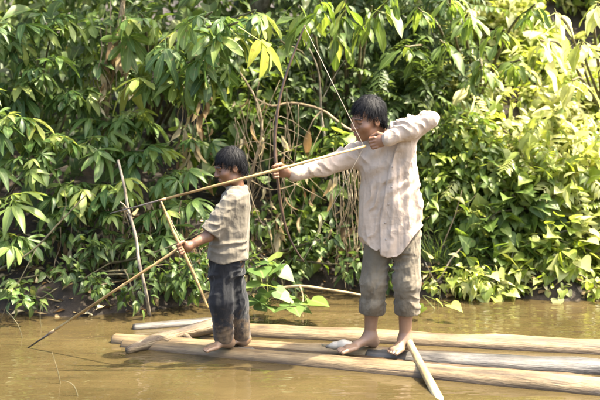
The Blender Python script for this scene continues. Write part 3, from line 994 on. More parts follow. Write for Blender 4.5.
Fs.F = np.maximum(Fs.F, (hz - Zg) * .9).astype(np.float32)
del Xg, Yg, Zg, hz
cloth_obj('shirt', Fs, M['shirt_boy'], boy, boy_o, lambda V, N: fold_disp(V, N, [(shN, elN, .075, .005, .07), (P(240, 205, 5.9), P(216, 262, 5.86), .16, .006, .1)], base=.006, seed=21, drape=(11, 11, 2)))
Ft = Field(np.minimum(aN, aF) - .2, np.maximum(hN, hF) + np.array([.2, .2, .1]), .0045)
Ft.loft([(P(228, 252, 5.95), .105, .085), (P(228, 262, 5.95), .112, .092), (P(228, 274, 5.95), .112, .094)], b_lat, .03)
bN, bF = P(224, 337, 5.925), P(240, 334, 6.045)
Ft.chain([hN, kN, bN], [.074, .07, .06], .035)
Ft.chain([hF, kF, bF], [.074, .072, .062], .035)
for c_ in (bN, bF):
    Ft.ell(c_ - np.array([0, 0, .19]), (.16, .16, .16), None, .004, 's')
cloth_obj('trousers', Ft, M['trousers_boy'], boy, boy_o, lambda V, N: fold_disp(V, N, [(hN, kN, .1, .009, .08), (kN, bN, .09, .007, .055), (hF, kF, .1, .009, .08), (kF, bF, .09, .007, .055)], base=.007, seed=25, drape=(11, 11, 4)))
del Ft, Fs, Fb

# ------------------------------------------------------------------ bows and arrows, fish
bow_px = [(305, 25), (297, 45), (287, 72), (280, 98), (275.5, 130), (275, 152), (277, 173), (280, 198), (284.5, 222), (292, 243), (304, 262)]
bow_pts = [P(x, y, 5.70 + .0004 * abs(y - 173)) for x, y in bow_px]
bow_pts[6] = GRIP
bow = empty('hunting_bow', GRIP)
tag(bow, 'long dark wooden bow bent at full draw in the outstretched hand', 'bow')
tube('stave', bow_pts, [.004, .0055, .007, .008, .009, .0095, .01, .009, .0075, .006, .004], M['bow_wood'], bow, GRIP, sides=8, sub=5)
tube('string', [bow_pts[0] + (bow_pts[1] - bow_pts[0]) * .06, NOCK, bow_pts[-1] + (bow_pts[-2] - bow_pts[-1]) * .06], [.0019] * 3, M['string'], bow, GRIP, sides=5)
adir_end = P(110, 213.5, 5.62)
AF = P(276, 169, 5.675)
ar_dir = norm(adir_end - NOCK)
arrow = empty('cane_arrow', NOCK)
tag(arrow, 'long pale cane arrow nocked on the drawn bow, pointing left past the smaller person', 'arrow')
j = NOCK + (adir_end - NOCK) * .80
tube('shaft', [NOCK - ar_dir * .012, NOCK + (adir_end - NOCK) * .4, j], [.0072, .0078, .0068], M['cane'], arrow, NOCK, sides=8)
tube('point', [j - ar_dir * .02, j + ar_dir * .03, adir_end], [.0055, .0055, .0022], M['tip_wood'], arrow, NOCK, sides=7)
tube('binding', [j - ar_dir * .03, j + ar_dir * .012], [.0085, .0078], M['twine'], arrow, NOCK, sides=8)
up = norm(np.cross(ar_dir, [0, 1, 0])) * (1 if np.cross(ar_dir, [0, 1, 0])[2] > 0 else -1)

stave2 = empty('short_bow', grip_c)
tag(stave2, 'slim tan wooden stave held upright at a slant in the smaller person\'s fist', 'bow')
bend = norm([-.9, 0, -.3]) * .0
tube('stave', [pole_a, pole_a * .7 + pole_b * .3 + np.array([-.006, 0, 0]), grip_c, pole_a * .25 + pole_b * .75 + np.array([.004, 0, 0]), pole_b], [.006, .009, .0105, .009, .006], M['cane'], stave2, grip_c, sides=8, sub=4)
tube('string', [pole_a + (pole_b - pole_a) * .03, pole_a * .5 + pole_b * .5 + np.array([.02, .02, .0]), pole_b + (pole_a - pole_b) * .03], [.0016] * 3, M['string'], stave2, grip_c, sides=5)
fa = P(187, 243, 5.735); fe = Pz(24, 350.5, -.02)
fd = norm(fe - fa)
fj = fa + (fe - fa) * ((187 - 50) / (187 - 24.0)) * .985
far_ = empty('fishing_arrow', fa)
tag(far_, 'long tan cane arrow slanting down into the water from the smaller person\'s hand', 'arrow')
tube('shaft', [fa, fj], [.0075, .0085], M['cane'], far_, fa, sides=8)
tube('point', [fj - fd * .02, fj + fd * .05, fe], [.0066, .0062, .0035], M['tip_wood'], far_, fa, sides=7)
tube('binding', [fj - fd * .04, fj + fd * .014], [.0098, .0088], M['twine'], far_, fa, sides=8)

# small pale fish on the logs
fish_o = Pz(341, 346.5, .085)
fish = empty('small_fish', fish_o)
tag(fish, 'small whitish fish lying on the logs beside the man\'s foot', 'fish')
def fish_material():
    m, nt, b, out = new_mat('fish_skin')
    tc = nt.nodes.new('ShaderNodeTexCoord'); sx = nt.nodes.new('ShaderNodeSeparateXYZ')
    nt.links.new(tc.outputs['Object'], sx.inputs[0])
    n = noise_node(nt, 60, 4)
    r = ramp(nt, [(.35, (.09, .08, .062)), (.6, (.33, .29, .225))])
    mr = nt.nodes.new('ShaderNodeMapRange'); mr.inputs[1].default_value = -.11; mr.inputs[2].default_value = -.03
    nt.links.new(sx.outputs['X'], mr.inputs[0])
    nt.links.new(math_node(nt, 'ADD', mr.outputs[0], math_node(nt, 'MULTIPLY', math_node(nt, 'SUBTRACT', n.outputs[0], .5), .3)), r.inputs[0])
    nt.links.new(r.outputs[0], b.inputs['Base Color'])
    b.inputs['Roughness'].default_value = .3
    return m
M['fish'] = fish_material()
ff = Field((-.15, -.08, -.06), (.12, .08, .08), .004)
ff.chain([(-.085, .006, -.004), (-.04, .002, .004), (.015, 0, .01), (.05, -.004, .006), (.068, -.006, .002)], [.011, .02, .031, .026, .014], .015)
V, Q = ff.mesh()
V[:, 1] *= .85
obj('body', np_mesh('body', V, Q, M['fish']), fish)
tv = np.array([[-.085, .006, -.004], [-.125, .03, .002], [-.112, .006, -.002], [-.125, -.02, .002], [-.085, .006, .006], [-.125, .03, .006], [-.112, .006, .004], [-.125, -.02, .006]])
tf = np.array([[0, 1, 2, 2], [0, 2, 3, 3], [4, 6, 5, 5], [4, 7, 6, 6]])[:, :3]
obj('tail', np_mesh('tail', tv, tf, M['fish']), fish)
fish.rotation_euler = (0, 0, math.radians(-6))

# ------------------------------------------------------------------ leaves
PROF = {
    'lance': [(0, 0), (.12, .45), (.35, .95), (.55, 1.0), (.8, .55), (1, 0)],
    'ovate': [(0, 0), (.1, .7), (.3, 1.0), (.55, .88), (.82, .42), (1, 0)],
    'obov': [(0, 0), (.2, .38), (.5, .85), (.72, 1.0), (.9, .6), (1, 0)],
    'grass': [(0, .7), (.3, 1.0), (.65, .75), (1, 0)],
}
def blade(L, W, prof, fold=.25, droop=.3, twist=0.0, wave=0.0):
    """leaf blade along +Y, face up +Z; returns verts, tris, rib"""
    V, rib, rows = [], [], []
    for (t, w) in PROF[prof]:
        y = t * L * (1 - .12 * droop * t); z = -droop * L * t * t * .75
        hw = w * W / 2
        if hw < 1e-6:
            rows.append([len(V)]); V.append((0, y, z)); rib.append(1)
        else:
            wz = wave * L * math.sin(t * 9)
            r0 = len(V)
            V += [(-hw, y, z + fold * hw + wz), (0, y, z), (hw, y, z + fold * hw - wz)]
            rib += [0, 1, 0]
            rows.append([r0, r0 + 1, r0 + 2])
    T = []
    for a, b in zip(rows[:-1], rows[1:]):
        if len(a) == 1:
            T += [(a[0], b[1], b[0]), (a[0], b[2], b[1])]
        elif len(b) == 1:
            T += [(a[0], a[1], b[0]), (a[1], a[2], b[0])]
        else:
            T += [(a[0], a[1], b[1]), (a[0], b[1], b[0]), (a[1], a[2], b[2]), (a[1], b[2], b[1])]
    return np.array(V, float), np.array(T), np.array(rib, float)

def heart(L, W, fold=.2, droop=.3):
    half = [(-.14, .2), (-.17, .38), (-.08, .5), (.12, .56), (.4, .44), (.7, .22)]
    V, rib = [(0, 0, 0)], [1]
    mids = [.0, .02, .06, .2, .45, .72]
    Lf, Md, Rt = [], [], []
    for (y, x), m in zip(half, mids):
        z = -droop * L * max(y, 0) ** 2 * .8
        Lf.append(len(V)); V.append((-x * W, y * L, z + fold * x * W)); rib.append(0)
        Md.append(len(V)); V.append((0, m * L, -droop * L * m * m * .8)); rib.append(1)
        Rt.append(len(V)); V.append((x * W, y * L, z + fold * x * W)); rib.append(0)
    tip = len(V); V.append((0, L, -droop * L * .8)); rib.append(1)
    T = [(0, Md[0], Lf[0]), (0, Rt[0], Md[0])]
    for i in range(5):
        T += [(Lf[i], Md[i], Md[i + 1]), (Lf[i], Md[i + 1], Lf[i + 1]), (Md[i], Rt[i], Rt[i + 1]), (Md[i], Rt[i + 1], Md[i + 1])]
    T += [(Lf[5], Md[5], tip), (Md[5], Rt[5], tip)]
    return np.array(V, float), np.array(T), np.array(rib, float)

def rot(axis, a):
    return np.array(Matrix.Rotation(a, 3, axis))

def merge_leaf(parts):
    V, T, R, n = [], [], [], 0
    for v, t, r in parts:
        V.append(v); T.append(t + n); R.append(r); n += len(v)
    return np.concatenate(V), np.concatenate(T), np.concatenate(R)

def petiole(L, r, drop=0.0):
    V, T = tube_data([(0, 0, 0), (0, L * .5, drop * .4), (0, L, drop)], [r, r * .85, r * .7], sides=3, caps=False)
    return V, T, np.full(len(V), .5)

def palmate(rr, n=6, L=.2, W=.07, pl=.13):
    parts = [petiole(pl, .004)]
    for k in range(n):
        a = (k - (n - 1) / 2) * rr.uniform(38, 46)
        s = 1 - .28 * abs(a) / 120 + rr.uniform(-.08, .08)
        v, t, r = blade(L * s, W * s * rr.uniform(.9, 1.1), 'obov' if rr.random() < .6 else 'ovate', fold=rr.uniform(.15, .5), droop=rr.uniform(.2, .75), wave=.012)
        v = v @ rot('X', -rr.uniform(.05, .55)).T
        v = v @ rot('Y', rr.uniform(-.3, .3)).T
        v = v @ rot('Z', -math.radians(a)).T
        parts.append((v + np.array([0, pl, 0]), t, r))
    return merge_leaf(parts)

def pinnate(rr, n=6, L=.3, l=.1, w=.035):
    parts = [petiole(L, .003, -L * .12)]
    for k in range(n):
        t = .25 + .75 * k / (n - 1)
        for s in (-1, 1):
            v, tt, r = blade(l * rr.uniform(.85, 1.1), w, 'lance', fold=.3, droop=rr.uniform(.2, .6))
            v = v @ rot('X', -rr.uniform(.1, .4)).T @ rot('Z', -s * math.radians(rr.uniform(50, 68))).T
            parts.append((v + np.array([0, t * L, -L * .12 * t]), tt, r))
    return merge_leaf(parts)

rl = random.Random(3)
TEMPL = {
    'palmate': [palmate(rl, rl.choice([5, 6, 6, 7]), L=rl.uniform(.17, .24), W=rl.uniform(.048, .068)) for _ in range(12)],
    'long': [merge_leaf([petiole(.05, .004), (lambda q: (q[0] + np.array([0, .05, 0]), q[1], q[2]))(blade(rl.uniform(.22, .32), rl.uniform(.07, .105), rl.choice(['ovate', 'lance', 'obov']), fold=rl.uniform(.2, .7), droop=rl.uniform(.2, .7), wave=.03))]) for _ in range(9)],
    'small': [blade(rl.uniform(.085, .13), rl.uniform(.038, .055), 'ovate', fold=rl.uniform(.15, .5), droop=rl.uniform(.2, .7)) for _ in range(6)],
    'lance': [blade(rl.uniform(.11, .18), rl.uniform(.028, .042), 'lance', fold=rl.uniform(.15, .5), droop=rl.uniform(.3, .8)) for _ in range(6)],
    'heart': [merge_leaf([petiole(.06, .003), (lambda q: (q[0] + np.array([0, .075, 0]), q[1], q[2]))(heart(rl.uniform(.09, .13), rl.uniform(.1, .135), fold=rl.uniform(.1, .4), droop=rl.uniform(.2, .6)))]) for _ in range(6)],
    'bigheart': [merge_leaf([petiole(.08, .004), (lambda q: (q[0] + np.array([0, .1, 0]), q[1], q[2]))(heart(rl.uniform(.16, .2), rl.uniform(.19, .22), fold=rl.uniform(.0, .15), droop=rl.uniform(.1, .35)))]) for _ in range(5)],
    'pinnate': [pinnate(rl) for _ in range(5)],
    'dry': [blade(rl.uniform(.1, .22), rl.uniform(.03, .06), 'lance', fold=rl.uniform(.5, 1.2), droop=rl.uniform(.1, .9), wave=.05) for _ in range(6)],
    'litter': [blade(rl.uniform(.06, .13), rl.uniform(.03, .055), 'ovate', fold=rl.uniform(.2, .9), droop=rl.uniform(-.5, .5), wave=.05) for _ in range(6)],
    'grass': [blade(rl.uniform(.3, .55), rl.uniform(.006, .011), 'grass', fold=.4, droop=rl.uniform(.5, 1.2)) for _ in range(6)],
}
LEAFMESH = {}
def leaf_mesh(kind, i, mat):
    key = (kind, i, mat.name)
    if key not in LEAFMESH:
        v, t, r = TEMPL[kind][i]
        LEAFMESH[key] = np_mesh('leaf', v, t, mat, attrs={'rib': r})
    return LEAFMESH[key]

def basis(d, n):
    d = norm(d); x = norm(np.cross(d, n)); n2 = np.cross(x, d)
    return np.stack([x, d, n2], 1)

def leaf_objects(pool, parent, name='leaf'):
    """pool: list of (kind, variant, pos, R, scale, mat)"""
    o0 = np.array(parent.location)
    for (kind, i, p, R, s, mat) in pool:
        o = bpy.data.objects.new(name, leaf_mesh(kind, i, mat))
        mt = Matrix(((R[0, 0] * s, R[0, 1] * s, R[0, 2] * s, p[0] - o0[0]), (R[1, 0] * s, R[1, 1] * s, R[1, 2] * s, p[1] - o0[1]), (R[2, 0] * s, R[2, 1] * s, R[2, 2] * s, p[2] - o0[2]), (0, 0, 0, 1)))
        col.objects.link(o); o.parent = parent; o.matrix_local = mt

def leaf_stuff(name, pool, parent=None, mat=None, loc=(0, 0, 0)):
    by = {}
    for e in pool: by.setdefault((e[0], e[1]), []).append(e)
    Vs, Ts, Rs, Tn, n = [], [], [], [], 0
    for (kind, i), es in by.items():
        v, t, r = TEMPL[kind][i]
        Rm = np.array([e[3] * e[4] for e in es]); p = np.array([e[2] for e in es])
        W_ = np.einsum('nij,kj->nki', Rm, v) + p[:, None, :]
        m = len(es); k = len(v)
        Vs.append(W_.reshape(-1, 3))
        Ts.append((t[None] + (np.arange(m) * k)[:, None, None]).reshape(-1, 3) + n)
        Rs.append(np.tile(r, m)); Tn.append(np.repeat(rng.random(m), k))
        n += m * k
    V = np.concatenate(Vs) - np.asarray(loc)
    me = np_mesh(name, V, np.concatenate(Ts), mat, attrs={'rib': np.concatenate(Rs), 'tint': np.concatenate(Tn)})
    o = obj(name, me, parent, None if parent is not None else loc)
    o['kind'] = 'stuff'
    return o

def rnd_leaves(kinds, p, out, mat, s=1.0, droop=.35, spread=.5, upn=.7):
    """a batch of leaves: p and out are (n,3); kinds is one kind or a list of kinds drawn at random"""
    p = np.atleast_2d(np.asarray(p, float)); out = np.atleast_2d(np.asarray(out, float))
    n = len(p)
    if n == 0: return []
    un = lambda a: a / (np.linalg.norm(a, axis=1)[:, None] + 1e-9)
    d = un(out + rng.normal(0, spread, (n, 3)) + np.array([0, 0, -droop]))
    nn = un(np.array([0, 0, upn]) + out * .45 + rng.normal(0, .35, (n, 3)))
    bad = np.abs((d * nn).sum(1)) > .95
    nn[bad] = un(nn[bad] + np.array([.3, -.6, .2]))
    x = un(np.cross(d, nn)); n2 = np.cross(x, d)
    R = np.stack([x, d, n2], 2)
    sc = s * rng.uniform(.7, 1.22, n)
    if isinstance(kinds, str): kinds = [kinds]
    kk = rng.integers(len(kinds), size=n); r_ = rng.random(n)
    return [(kinds[kk[i]], int(r_[i] * len(TEMPL[kinds[kk[i]]])), p[i], R[i], sc[i], mat) for i in range(n)]

def rnd_leaf(*a, **k):
    return rnd_leaves(*a, **k)[0]

def unit_rand(n):
    v = rng.normal(0, 1, (n, 3))
    return v / np.linalg.norm(v, axis=1)[:, None]

# ---- plants whose leaves are all told apart: stems with rosettes at their tips
def stem_plant(name, base, tips, kind, mat, n, label, group, s=1.0, droop=.35, stem_r=.012, stem_mat='stem', cat='shrub', arch=.25, toward=.25, rad=.12):
    base = np.asarray(base, float)
    root = empty(name, base)
    tag(root, label, cat, group)
    pool = []
    for (px, py, y) in tips:
        tip = P(px, py, y)
        mid = base * .45 + tip * .55 + np.array([0, .1, 0]) + np.array([0, 0, arch * abs(tip[2] - base[2]) + .05]) * .6 + rng.normal(0, .05, 3)
        tube('stem', [base + rng.normal(0, .03, 3) * [1, 1, 0], base * .75 + mid * .25 + rng.normal(0, .03, 3), mid, tip * .85 + mid * .15, tip], [stem_r, stem_r * .85, stem_r * .65, stem_r * .45, stem_r * .3], M[stem_mat], root, base, sides=6, sub=3)
        for k in range(n):
            t = rng.uniform(0, 1) ** 1.3
            p = tip + (mid - tip) * t * .45 + rng.normal(0, .02, 3)
            a = k * 2.4 + rng.uniform(0, .6)
            out = np.array([math.cos(a), math.sin(a) * .8 - toward, rng.uniform(-.15, .5)])
            pool.append(rnd_leaf(kind, p, out, M[mat], s * rng.choice([.6, .75, .9, 1.05]), droop, .25, 1.0))
    leaf_objects(pool, root)
    return root

# ---- bushes: the nearest leaves one by one, the rest as one mass
def bush(name, base, clumps, kind, mat, n_leaf, n_part, label, group, s=1.0, droop=.3, stem_mat='stem', cat='bush', extra=None):
    base = np.asarray(base, float)
    root = empty(name, base)
    tag(root, label, cat, group)
    vol = np.array([c[3] ** 2 for c in clumps]); vol = vol / vol.sum()
    pool = []
    for (px, py, y, r), f in zip(clumps, vol):
        c = P(px, py, y)
        mid = (base + c) / 2 + rng.normal(0, .08, 3)
        tube('branch', [base + rng.normal(0, .04, 3) * [1, 1, 0], mid, c], [.012, .008, .003], M[stem_mat], root, base, sides=5, sub=3)
        m = int(n_leaf * f)
        v = unit_rand(m)
        p = c + v * (r * rng.uniform(.25, 1, m) ** .6)[:, None] * np.array([1, .8, .9])
        low = np.maximum(ground_z(p[:, 0], p[:, 1]), 0) + .03
        p[:, 2] = np.where(p[:, 2] < low, low + rng.uniform(0, .1, m), p[:, 2])
        kd = kind if extra is None else [kind, kind, kind, extra]
        pool += rnd_leaves(kd, p, v * .7 + np.array([0, -.25, 0]), M[mat], s, droop, .4, .8)
    pool.sort(key=lambda e: e[2][1])
    leaf_objects(pool[:n_part], root)
    if len(pool) > n_part:
        leaf_stuff('foliage', pool[n_part:], root, M[mat], base)
    return root

def gb(px, y):                      # plant base on the ground at the pixel column px and depth y
    x = P(px, 200, y)[0]
    return np.array([x, y, float(ground_z(np.array([x]), np.array([y]))[0])])

GP = 'broad leaved shrubs on the left bank'
stem_plant('broadleaf_shrub', gb(30, 8.6), [(8, 22, 7.7), (55, 18, 7.9), (95, 55, 8.1), (38, 58, 7.7), (112, 12, 8.2), (72, 88, 7.8), (15, 85, 7.9), (130, 60, 8.3)], 'palmate', 'leaf_broad', 16, 'hand shaped leaved shrub filling the upper left corner', GP)
stem_plant('broadleaf_shrub', gb(-10, 7.9), [(6, 115, 7.35), (32, 158, 7.3), (4, 200, 7.2), (52, 132, 7.5), (-20, 160, 7.3), (12, 240, 7.15), (-30, 90, 7.6), (-35, 225, 7.3)], 'palmate', 'leaf_broad', 15, 'hand shaped leaved shrub at left edge above the slanting bare branch', GP)
stem_plant('broadleaf_shrub', gb(95, 8.3), [(88, 140, 7.6), (120, 185, 7.4), (74, 182, 7.5), (148, 150, 7.6), (58, 208, 7.35), (135, 112, 7.9), (102, 212, 7.4), (105, 118, 7.9)], 'palmate', 'leaf_broad', 15, 'hand shaped leaved shrub around the top of the pale upright stick', GP)
stem_plant('broadleaf_shrub', gb(185, 8.4), [(172, 172, 7.5), (160, 210, 7.4), (198, 140, 7.9), (150, 236, 7.35), (192, 205, 7.5), (200, 262, 7.4), (182, 280, 7.3)], 'palmate', 'leaf_broad', 12, 'hand shaped leaved shrub behind the smaller person\'s stave', GP, s=.9)
# overhanging boughs: their trunks stand higher on the bank
stem_plant('overhanging_bough', gb(150, 9.6) + np.array([0, 0, 0]), [(168, 38, 7.4), (212, 12, 7.1), (238, 22, 7.0), (158, 75, 7.6), (190, 62, 7.4), (142, 15, 7.7), (222, 55, 7.4), (255, 10, 7.3)], 'palmate', 'leaf_broad', 10, 'bough with large hand shaped leaves hanging above the smaller person', 'boughs hanging in from above', s=1.35, droop=.75, stem_r=.02, cat='bough', arch=.5)
stem_plant('overhanging_bough', gb(345, 9.4), [(318, -6, 7.2), (345, -2, 7.3), (372, 6, 7.3), (300, 6, 7.5), (392, -8, 7.1), (335, 30, 7.9), (280, 40, 8.2)], 'long', 'leaf_mid', 12, 'bough of pale drooping leaves above the archer\'s bow tip', 'boughs hanging in from above', droop=1.1, s=.85, stem_r=.018, cat='bough', arch=.5)
stem_plant('overhanging_bough', gb(470, 9.4), [(418, 8, 7.4), (440, 40, 7.8), (482, 66, 7.8), (468, 12, 7.4), (505, 30, 7.6), (535, 4, 7.4), (405, 46, 8.0), (520, 60, 8.0), (450, -10, 7.2)], 'long', 'leaf_mid', 12, 'bough of long drooping leaves right of the archer\'s head', 'boughs hanging in from above', droop=1.0, s=.82, stem_r=.018, cat='bough', arch=.5)
stem_plant('overhanging_bough', gb(600, 9.2), [(556, 12, 7.6), (582, 40, 7.7), (598, 4, 7.4), (572, 80, 7.9), (612, 60, 7.7), (540, 40, 8.0), (630, 20, 7.6)], 'long', 'leaf_glare', 13, 'bough of sunlit pale leaves in the upper right corner', 'boughs hanging in from above', droop=1.0, s=.85, stem_r=.018, cat='bough', arch=.5)

def clump_grid(x0, x1, y0, y1, n, d0, d1, r0, r1):
    out = []
    for k in range(n):
        py = y0 + (y1 - y0) * ((k + rng.random()) / n)
        px = rng.uniform(x0, x1)
        out.append((px, py, d0 + (d1 - d0) * (1 - (py - y0) / max(y1 - y0, 1)) + rng.uniform(-.15, .15), rng.uniform(r0, r1)))
    return out

GR = 'bushes on the right bank'
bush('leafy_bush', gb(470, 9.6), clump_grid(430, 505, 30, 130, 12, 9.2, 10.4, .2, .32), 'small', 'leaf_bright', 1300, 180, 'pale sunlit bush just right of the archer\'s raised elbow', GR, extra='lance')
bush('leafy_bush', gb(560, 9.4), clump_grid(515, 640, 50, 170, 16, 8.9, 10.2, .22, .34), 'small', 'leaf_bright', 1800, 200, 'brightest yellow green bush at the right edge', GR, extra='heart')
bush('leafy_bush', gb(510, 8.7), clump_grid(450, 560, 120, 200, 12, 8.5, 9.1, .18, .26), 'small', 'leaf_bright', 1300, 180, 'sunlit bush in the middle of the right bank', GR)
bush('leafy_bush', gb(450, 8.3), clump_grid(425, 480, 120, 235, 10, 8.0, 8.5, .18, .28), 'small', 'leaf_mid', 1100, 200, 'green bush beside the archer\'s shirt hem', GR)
bush('leafy_bush', gb(570, 8.8), clump_grid(500, 620, 100, 190, 14, 8.5, 9.1, .12, .22), 'small', 'leaf_glare', 700, 220, 'palest bush with sun glare painted into its leaves at the middle of the right edge', GR, extra='long')
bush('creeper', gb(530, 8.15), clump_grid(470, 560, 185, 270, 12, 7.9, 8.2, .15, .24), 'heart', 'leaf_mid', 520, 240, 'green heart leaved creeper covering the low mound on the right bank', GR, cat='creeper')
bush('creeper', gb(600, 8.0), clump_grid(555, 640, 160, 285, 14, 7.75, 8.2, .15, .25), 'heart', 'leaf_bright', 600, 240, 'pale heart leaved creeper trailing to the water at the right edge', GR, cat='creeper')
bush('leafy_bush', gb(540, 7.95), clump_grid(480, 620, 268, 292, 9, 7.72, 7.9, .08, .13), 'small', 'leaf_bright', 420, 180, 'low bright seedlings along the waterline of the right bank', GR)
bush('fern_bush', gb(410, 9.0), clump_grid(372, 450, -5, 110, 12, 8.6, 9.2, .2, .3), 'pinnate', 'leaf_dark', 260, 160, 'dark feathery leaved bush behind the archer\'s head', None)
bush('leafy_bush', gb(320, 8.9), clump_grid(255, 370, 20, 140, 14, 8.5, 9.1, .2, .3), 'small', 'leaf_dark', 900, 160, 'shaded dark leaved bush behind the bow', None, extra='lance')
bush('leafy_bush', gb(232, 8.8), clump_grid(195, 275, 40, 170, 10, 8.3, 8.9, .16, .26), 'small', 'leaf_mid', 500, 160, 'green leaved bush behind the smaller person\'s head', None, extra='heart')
bush('leafy_bush', gb(280, 8.5), clump_grid(250, 335, 120, 262, 12, 7.95, 8.3, .1, .18), 'small', 'leaf_mid', 420, 260, 'loose light green bush among the tan vines behind the bow', None, extra='heart')
bush('low_creeper', gb(110, 7.35), clump_grid(0, 215, 268, 300, 12, 7.0, 7.25, .08, .14), 'small', 'leaf_dark', 300, 160, 'low creeper with leaves toned dark for shade along the waterline in the hollow of the left bank', None, extra='lance', cat='creeper', s=.75)
bush('low_creeper', gb(275, 7.95), clump_grid(200, 360, 215, 278, 12, 7.6, 7.9, .09, .16), 'small', 'leaf_dark', 360, 220, 'green creeper hanging down the bank between the two people', None, extra='lance', cat='creeper', s=.85)
bush('low_creeper', gb(395, 8.1), clump_grid(350, 440, 190, 280, 12, 7.75, 8.2, .1, .18), 'small', 'leaf_dark', 420, 160, 'dark creeper on the bank right behind the archer\'s legs', None, extra='lance', cat='creeper', s=.9)
bush('low_creeper', gb(90, 7.4), clump_grid(-10, 215, 225, 285, 14, 7.15, 7.4, .09, .16), 'small', 'leaf_dark', 420, 220, 'creeper with leaves toned dark for shade hanging in the hollow above the left waterline', None, extra='lance', cat='creeper', s=.85)
bush('low_creeper', gb(520, 7.75), clump_grid(430, 640, 272, 296, 14, 7.5, 7.7, .09, .15), 'small', 'leaf_bright', 460, 220, 'bright low creeper trailing into the water along the right bank', None, extra='heart', cat='creeper', s=.72)
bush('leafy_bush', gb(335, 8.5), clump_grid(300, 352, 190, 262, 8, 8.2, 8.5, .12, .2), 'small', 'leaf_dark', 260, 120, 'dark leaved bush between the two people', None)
stem_plant('heart_leaf_plant', Pz(262, 312, -.05), [(258, 268, 6.95), (270, 288, 6.85), (280, 262, 7.0), (265, 305, 6.8), (250, 296, 6.9)], 'bigheart', 'leaf_broad', 5, 'plant with big heart shaped leaves in the water behind the smaller person', None, s=.72, stem_r=.006, stem_mat='green_stem', cat='plant', toward=.7)
stem_plant('heart_leaf_plant', Pz(300, 318, -.05), [(300, 296, 6.75), (310, 300, 6.75), (292, 305, 6.7)], 'bigheart', 'leaf_mid', 3, 'small plant with pale heart shaped leaves under the stick over the water', None, s=.7, stem_r=.005, stem_mat='green_stem', cat='plant', toward=.8)
stem_plant('heart_leaf_plant', Pz(436, 316, -.05), [(430, 288, 6.9), (438, 300, 6.9)], 'heart', 'leaf_bright', 3, 'seedling with bright green leaves right of the archer\'s rolled cuff', None, s=.9, stem_r=.004, stem_mat='green_stem', cat='plant', toward=.8)
stem_plant('waterside_weed', Pz(12, 324, -.05), [(4, 288, 6.6), (16, 296, 6.65), (24, 300, 6.7)], 'heart', 'leaf_broad', 4, 'small weed at the water\'s edge in the lower left', None, s=.7, stem_r=.004, stem_mat='green_stem', cat='plant', toward=.5)

# ---- grass tussocks
def tussock(px, y, n, s, label, mat='leaf_mid', z=None):
    b = gb(px, y)
    if z is not None: b[2] = z
    root = empty('grass_tussock', b); tag(root, label, 'grass')
    pool = []
    for k in range(n):
        a = rng.uniform(0, 6.28); q = rng.uniform(0, .09)
        pool.append(rnd_leaf('grass', b + np.array([math.cos(a) * q, math.sin(a) * q, -.01]), np.array([math.cos(a) * .45, math.sin(a) * .45, 1.1]), M[mat], s, -.2, .12, .2))
    leaf_stuff('blades', pool, root, M[mat], b)
tussock(455, 7.85, 150, .6, 'dark grass tussock drooping to the water right of the archer\'s legs', 'leaf_dark')
tussock(480, 7.8, 110, .5, 'dark grass tussock beside the larger tussock on the right bank', 'leaf_dark')
tussock(432, 7.9, 90, .6, 'thin grass tussock nearest the archer\'s knee', 'leaf_mid')
# ---- lone reed stalks that stand in the water in front
for i, (x0, y0, x1, y1, x2, y2, lab) in enumerate(((62, 392, 58, 372, 52, 352, 'leftmost thin reed stalk in the water in the foreground'), (80, 405, 74, 386, 62, 380, 'bent thin reed stalk in the lower left water'), (24, 345, 18, 325, 6, 310, 'thin reed stalk leaning left by the lower left bank'), (42, 334, 40, 312, 44, 300, 'upright thin reed stalk by the lower left bank'))):
    b = Pz(x0, y0, -.05); yy = b[1]
    o = tube('reed_stalk', [b, P(x1, y1, yy), P(x2, y2, yy + .03)], [.0028, .0022, .001], M['stem'], None, b, sides=5, sub=4)
    tag(o, lab, 'reed', 'reed stalks in the water')

# ---- sticks and bare branches
def stick(name, pts, r0, r1, mat, label, cat='branch', twigs=()):
    b = np.asarray(pts[0], float)
    n = len(pts)
    root = empty(name, b); tag(root, label, cat)
    tube('limb', pts, np.linspace(r0, r1, n), M[mat], root, b, sides=8, sub=4, noise=.06)
    for tw in twigs:
        tube('twig', tw, np.linspace(r1 * .9, r1 * .35, len(tw)), M[mat], root, b, sides=5, sub=3)
stick('upright_stick', [Pz(151, 328, -.12), P(146.5, 295, 6.88), P(139, 262, 6.9), P(136, 238, 6.95), P(128, 208, 6.98), P(124, 185, 7.0), P(118, 160, 7.05)], .013, .009, 'bark', 'pale grey upright stick standing in the water left of the smaller person', 'stick', [[P(131, 215, 6.97), P(124, 205, 6.95), P(120, 202, 6.95)]])
stick('bare_branch', [P(-40, 292, 7.05), P(0, 269, 7.0), P(32, 251, 6.98), P(60, 222, 7.0), P(86, 195, 7.05)], .009, .005, 'stem', 'bare grey branch slanting up at the left edge', 'branch', [[P(36, 249, 6.98), P(20, 280, 6.92), P(8, 302, 6.9), P(0, 322, 6.88)], [P(60, 222, 7.0), P(66, 205, 7.0), P(64, 190, 7.0)]])
stick('bare_branch', [P(370, 138, 8.2), P(345, 127, 8.15), P(322, 110, 8.1), P(292, 103, 8.1), P(272, 106, 8.1), P(255, 98, 8.1)], .012, .008, 'vine_dry', 'pale bare branch arching behind the bow at head height', 'branch', [[P(322, 110, 8.1), P(312, 122, 8.0), P(305, 140, 8.0)], [P(292, 103, 8.1), P(286, 128, 8.1), P(292, 150, 8.1)]])
stick('floating_stick', [P(276, 289, 7.45), P(300, 286, 7.42), P(330, 290, 7.4), P(360, 295, 7.38), P(385, 302, 7.4)], .012, .008, 'pale_pole', 'pale stick bridging the water between the two people', 'stick', [[P(300, 286, 7.42), P(303, 297, 7.3), P(302, 306, 7.25)]])
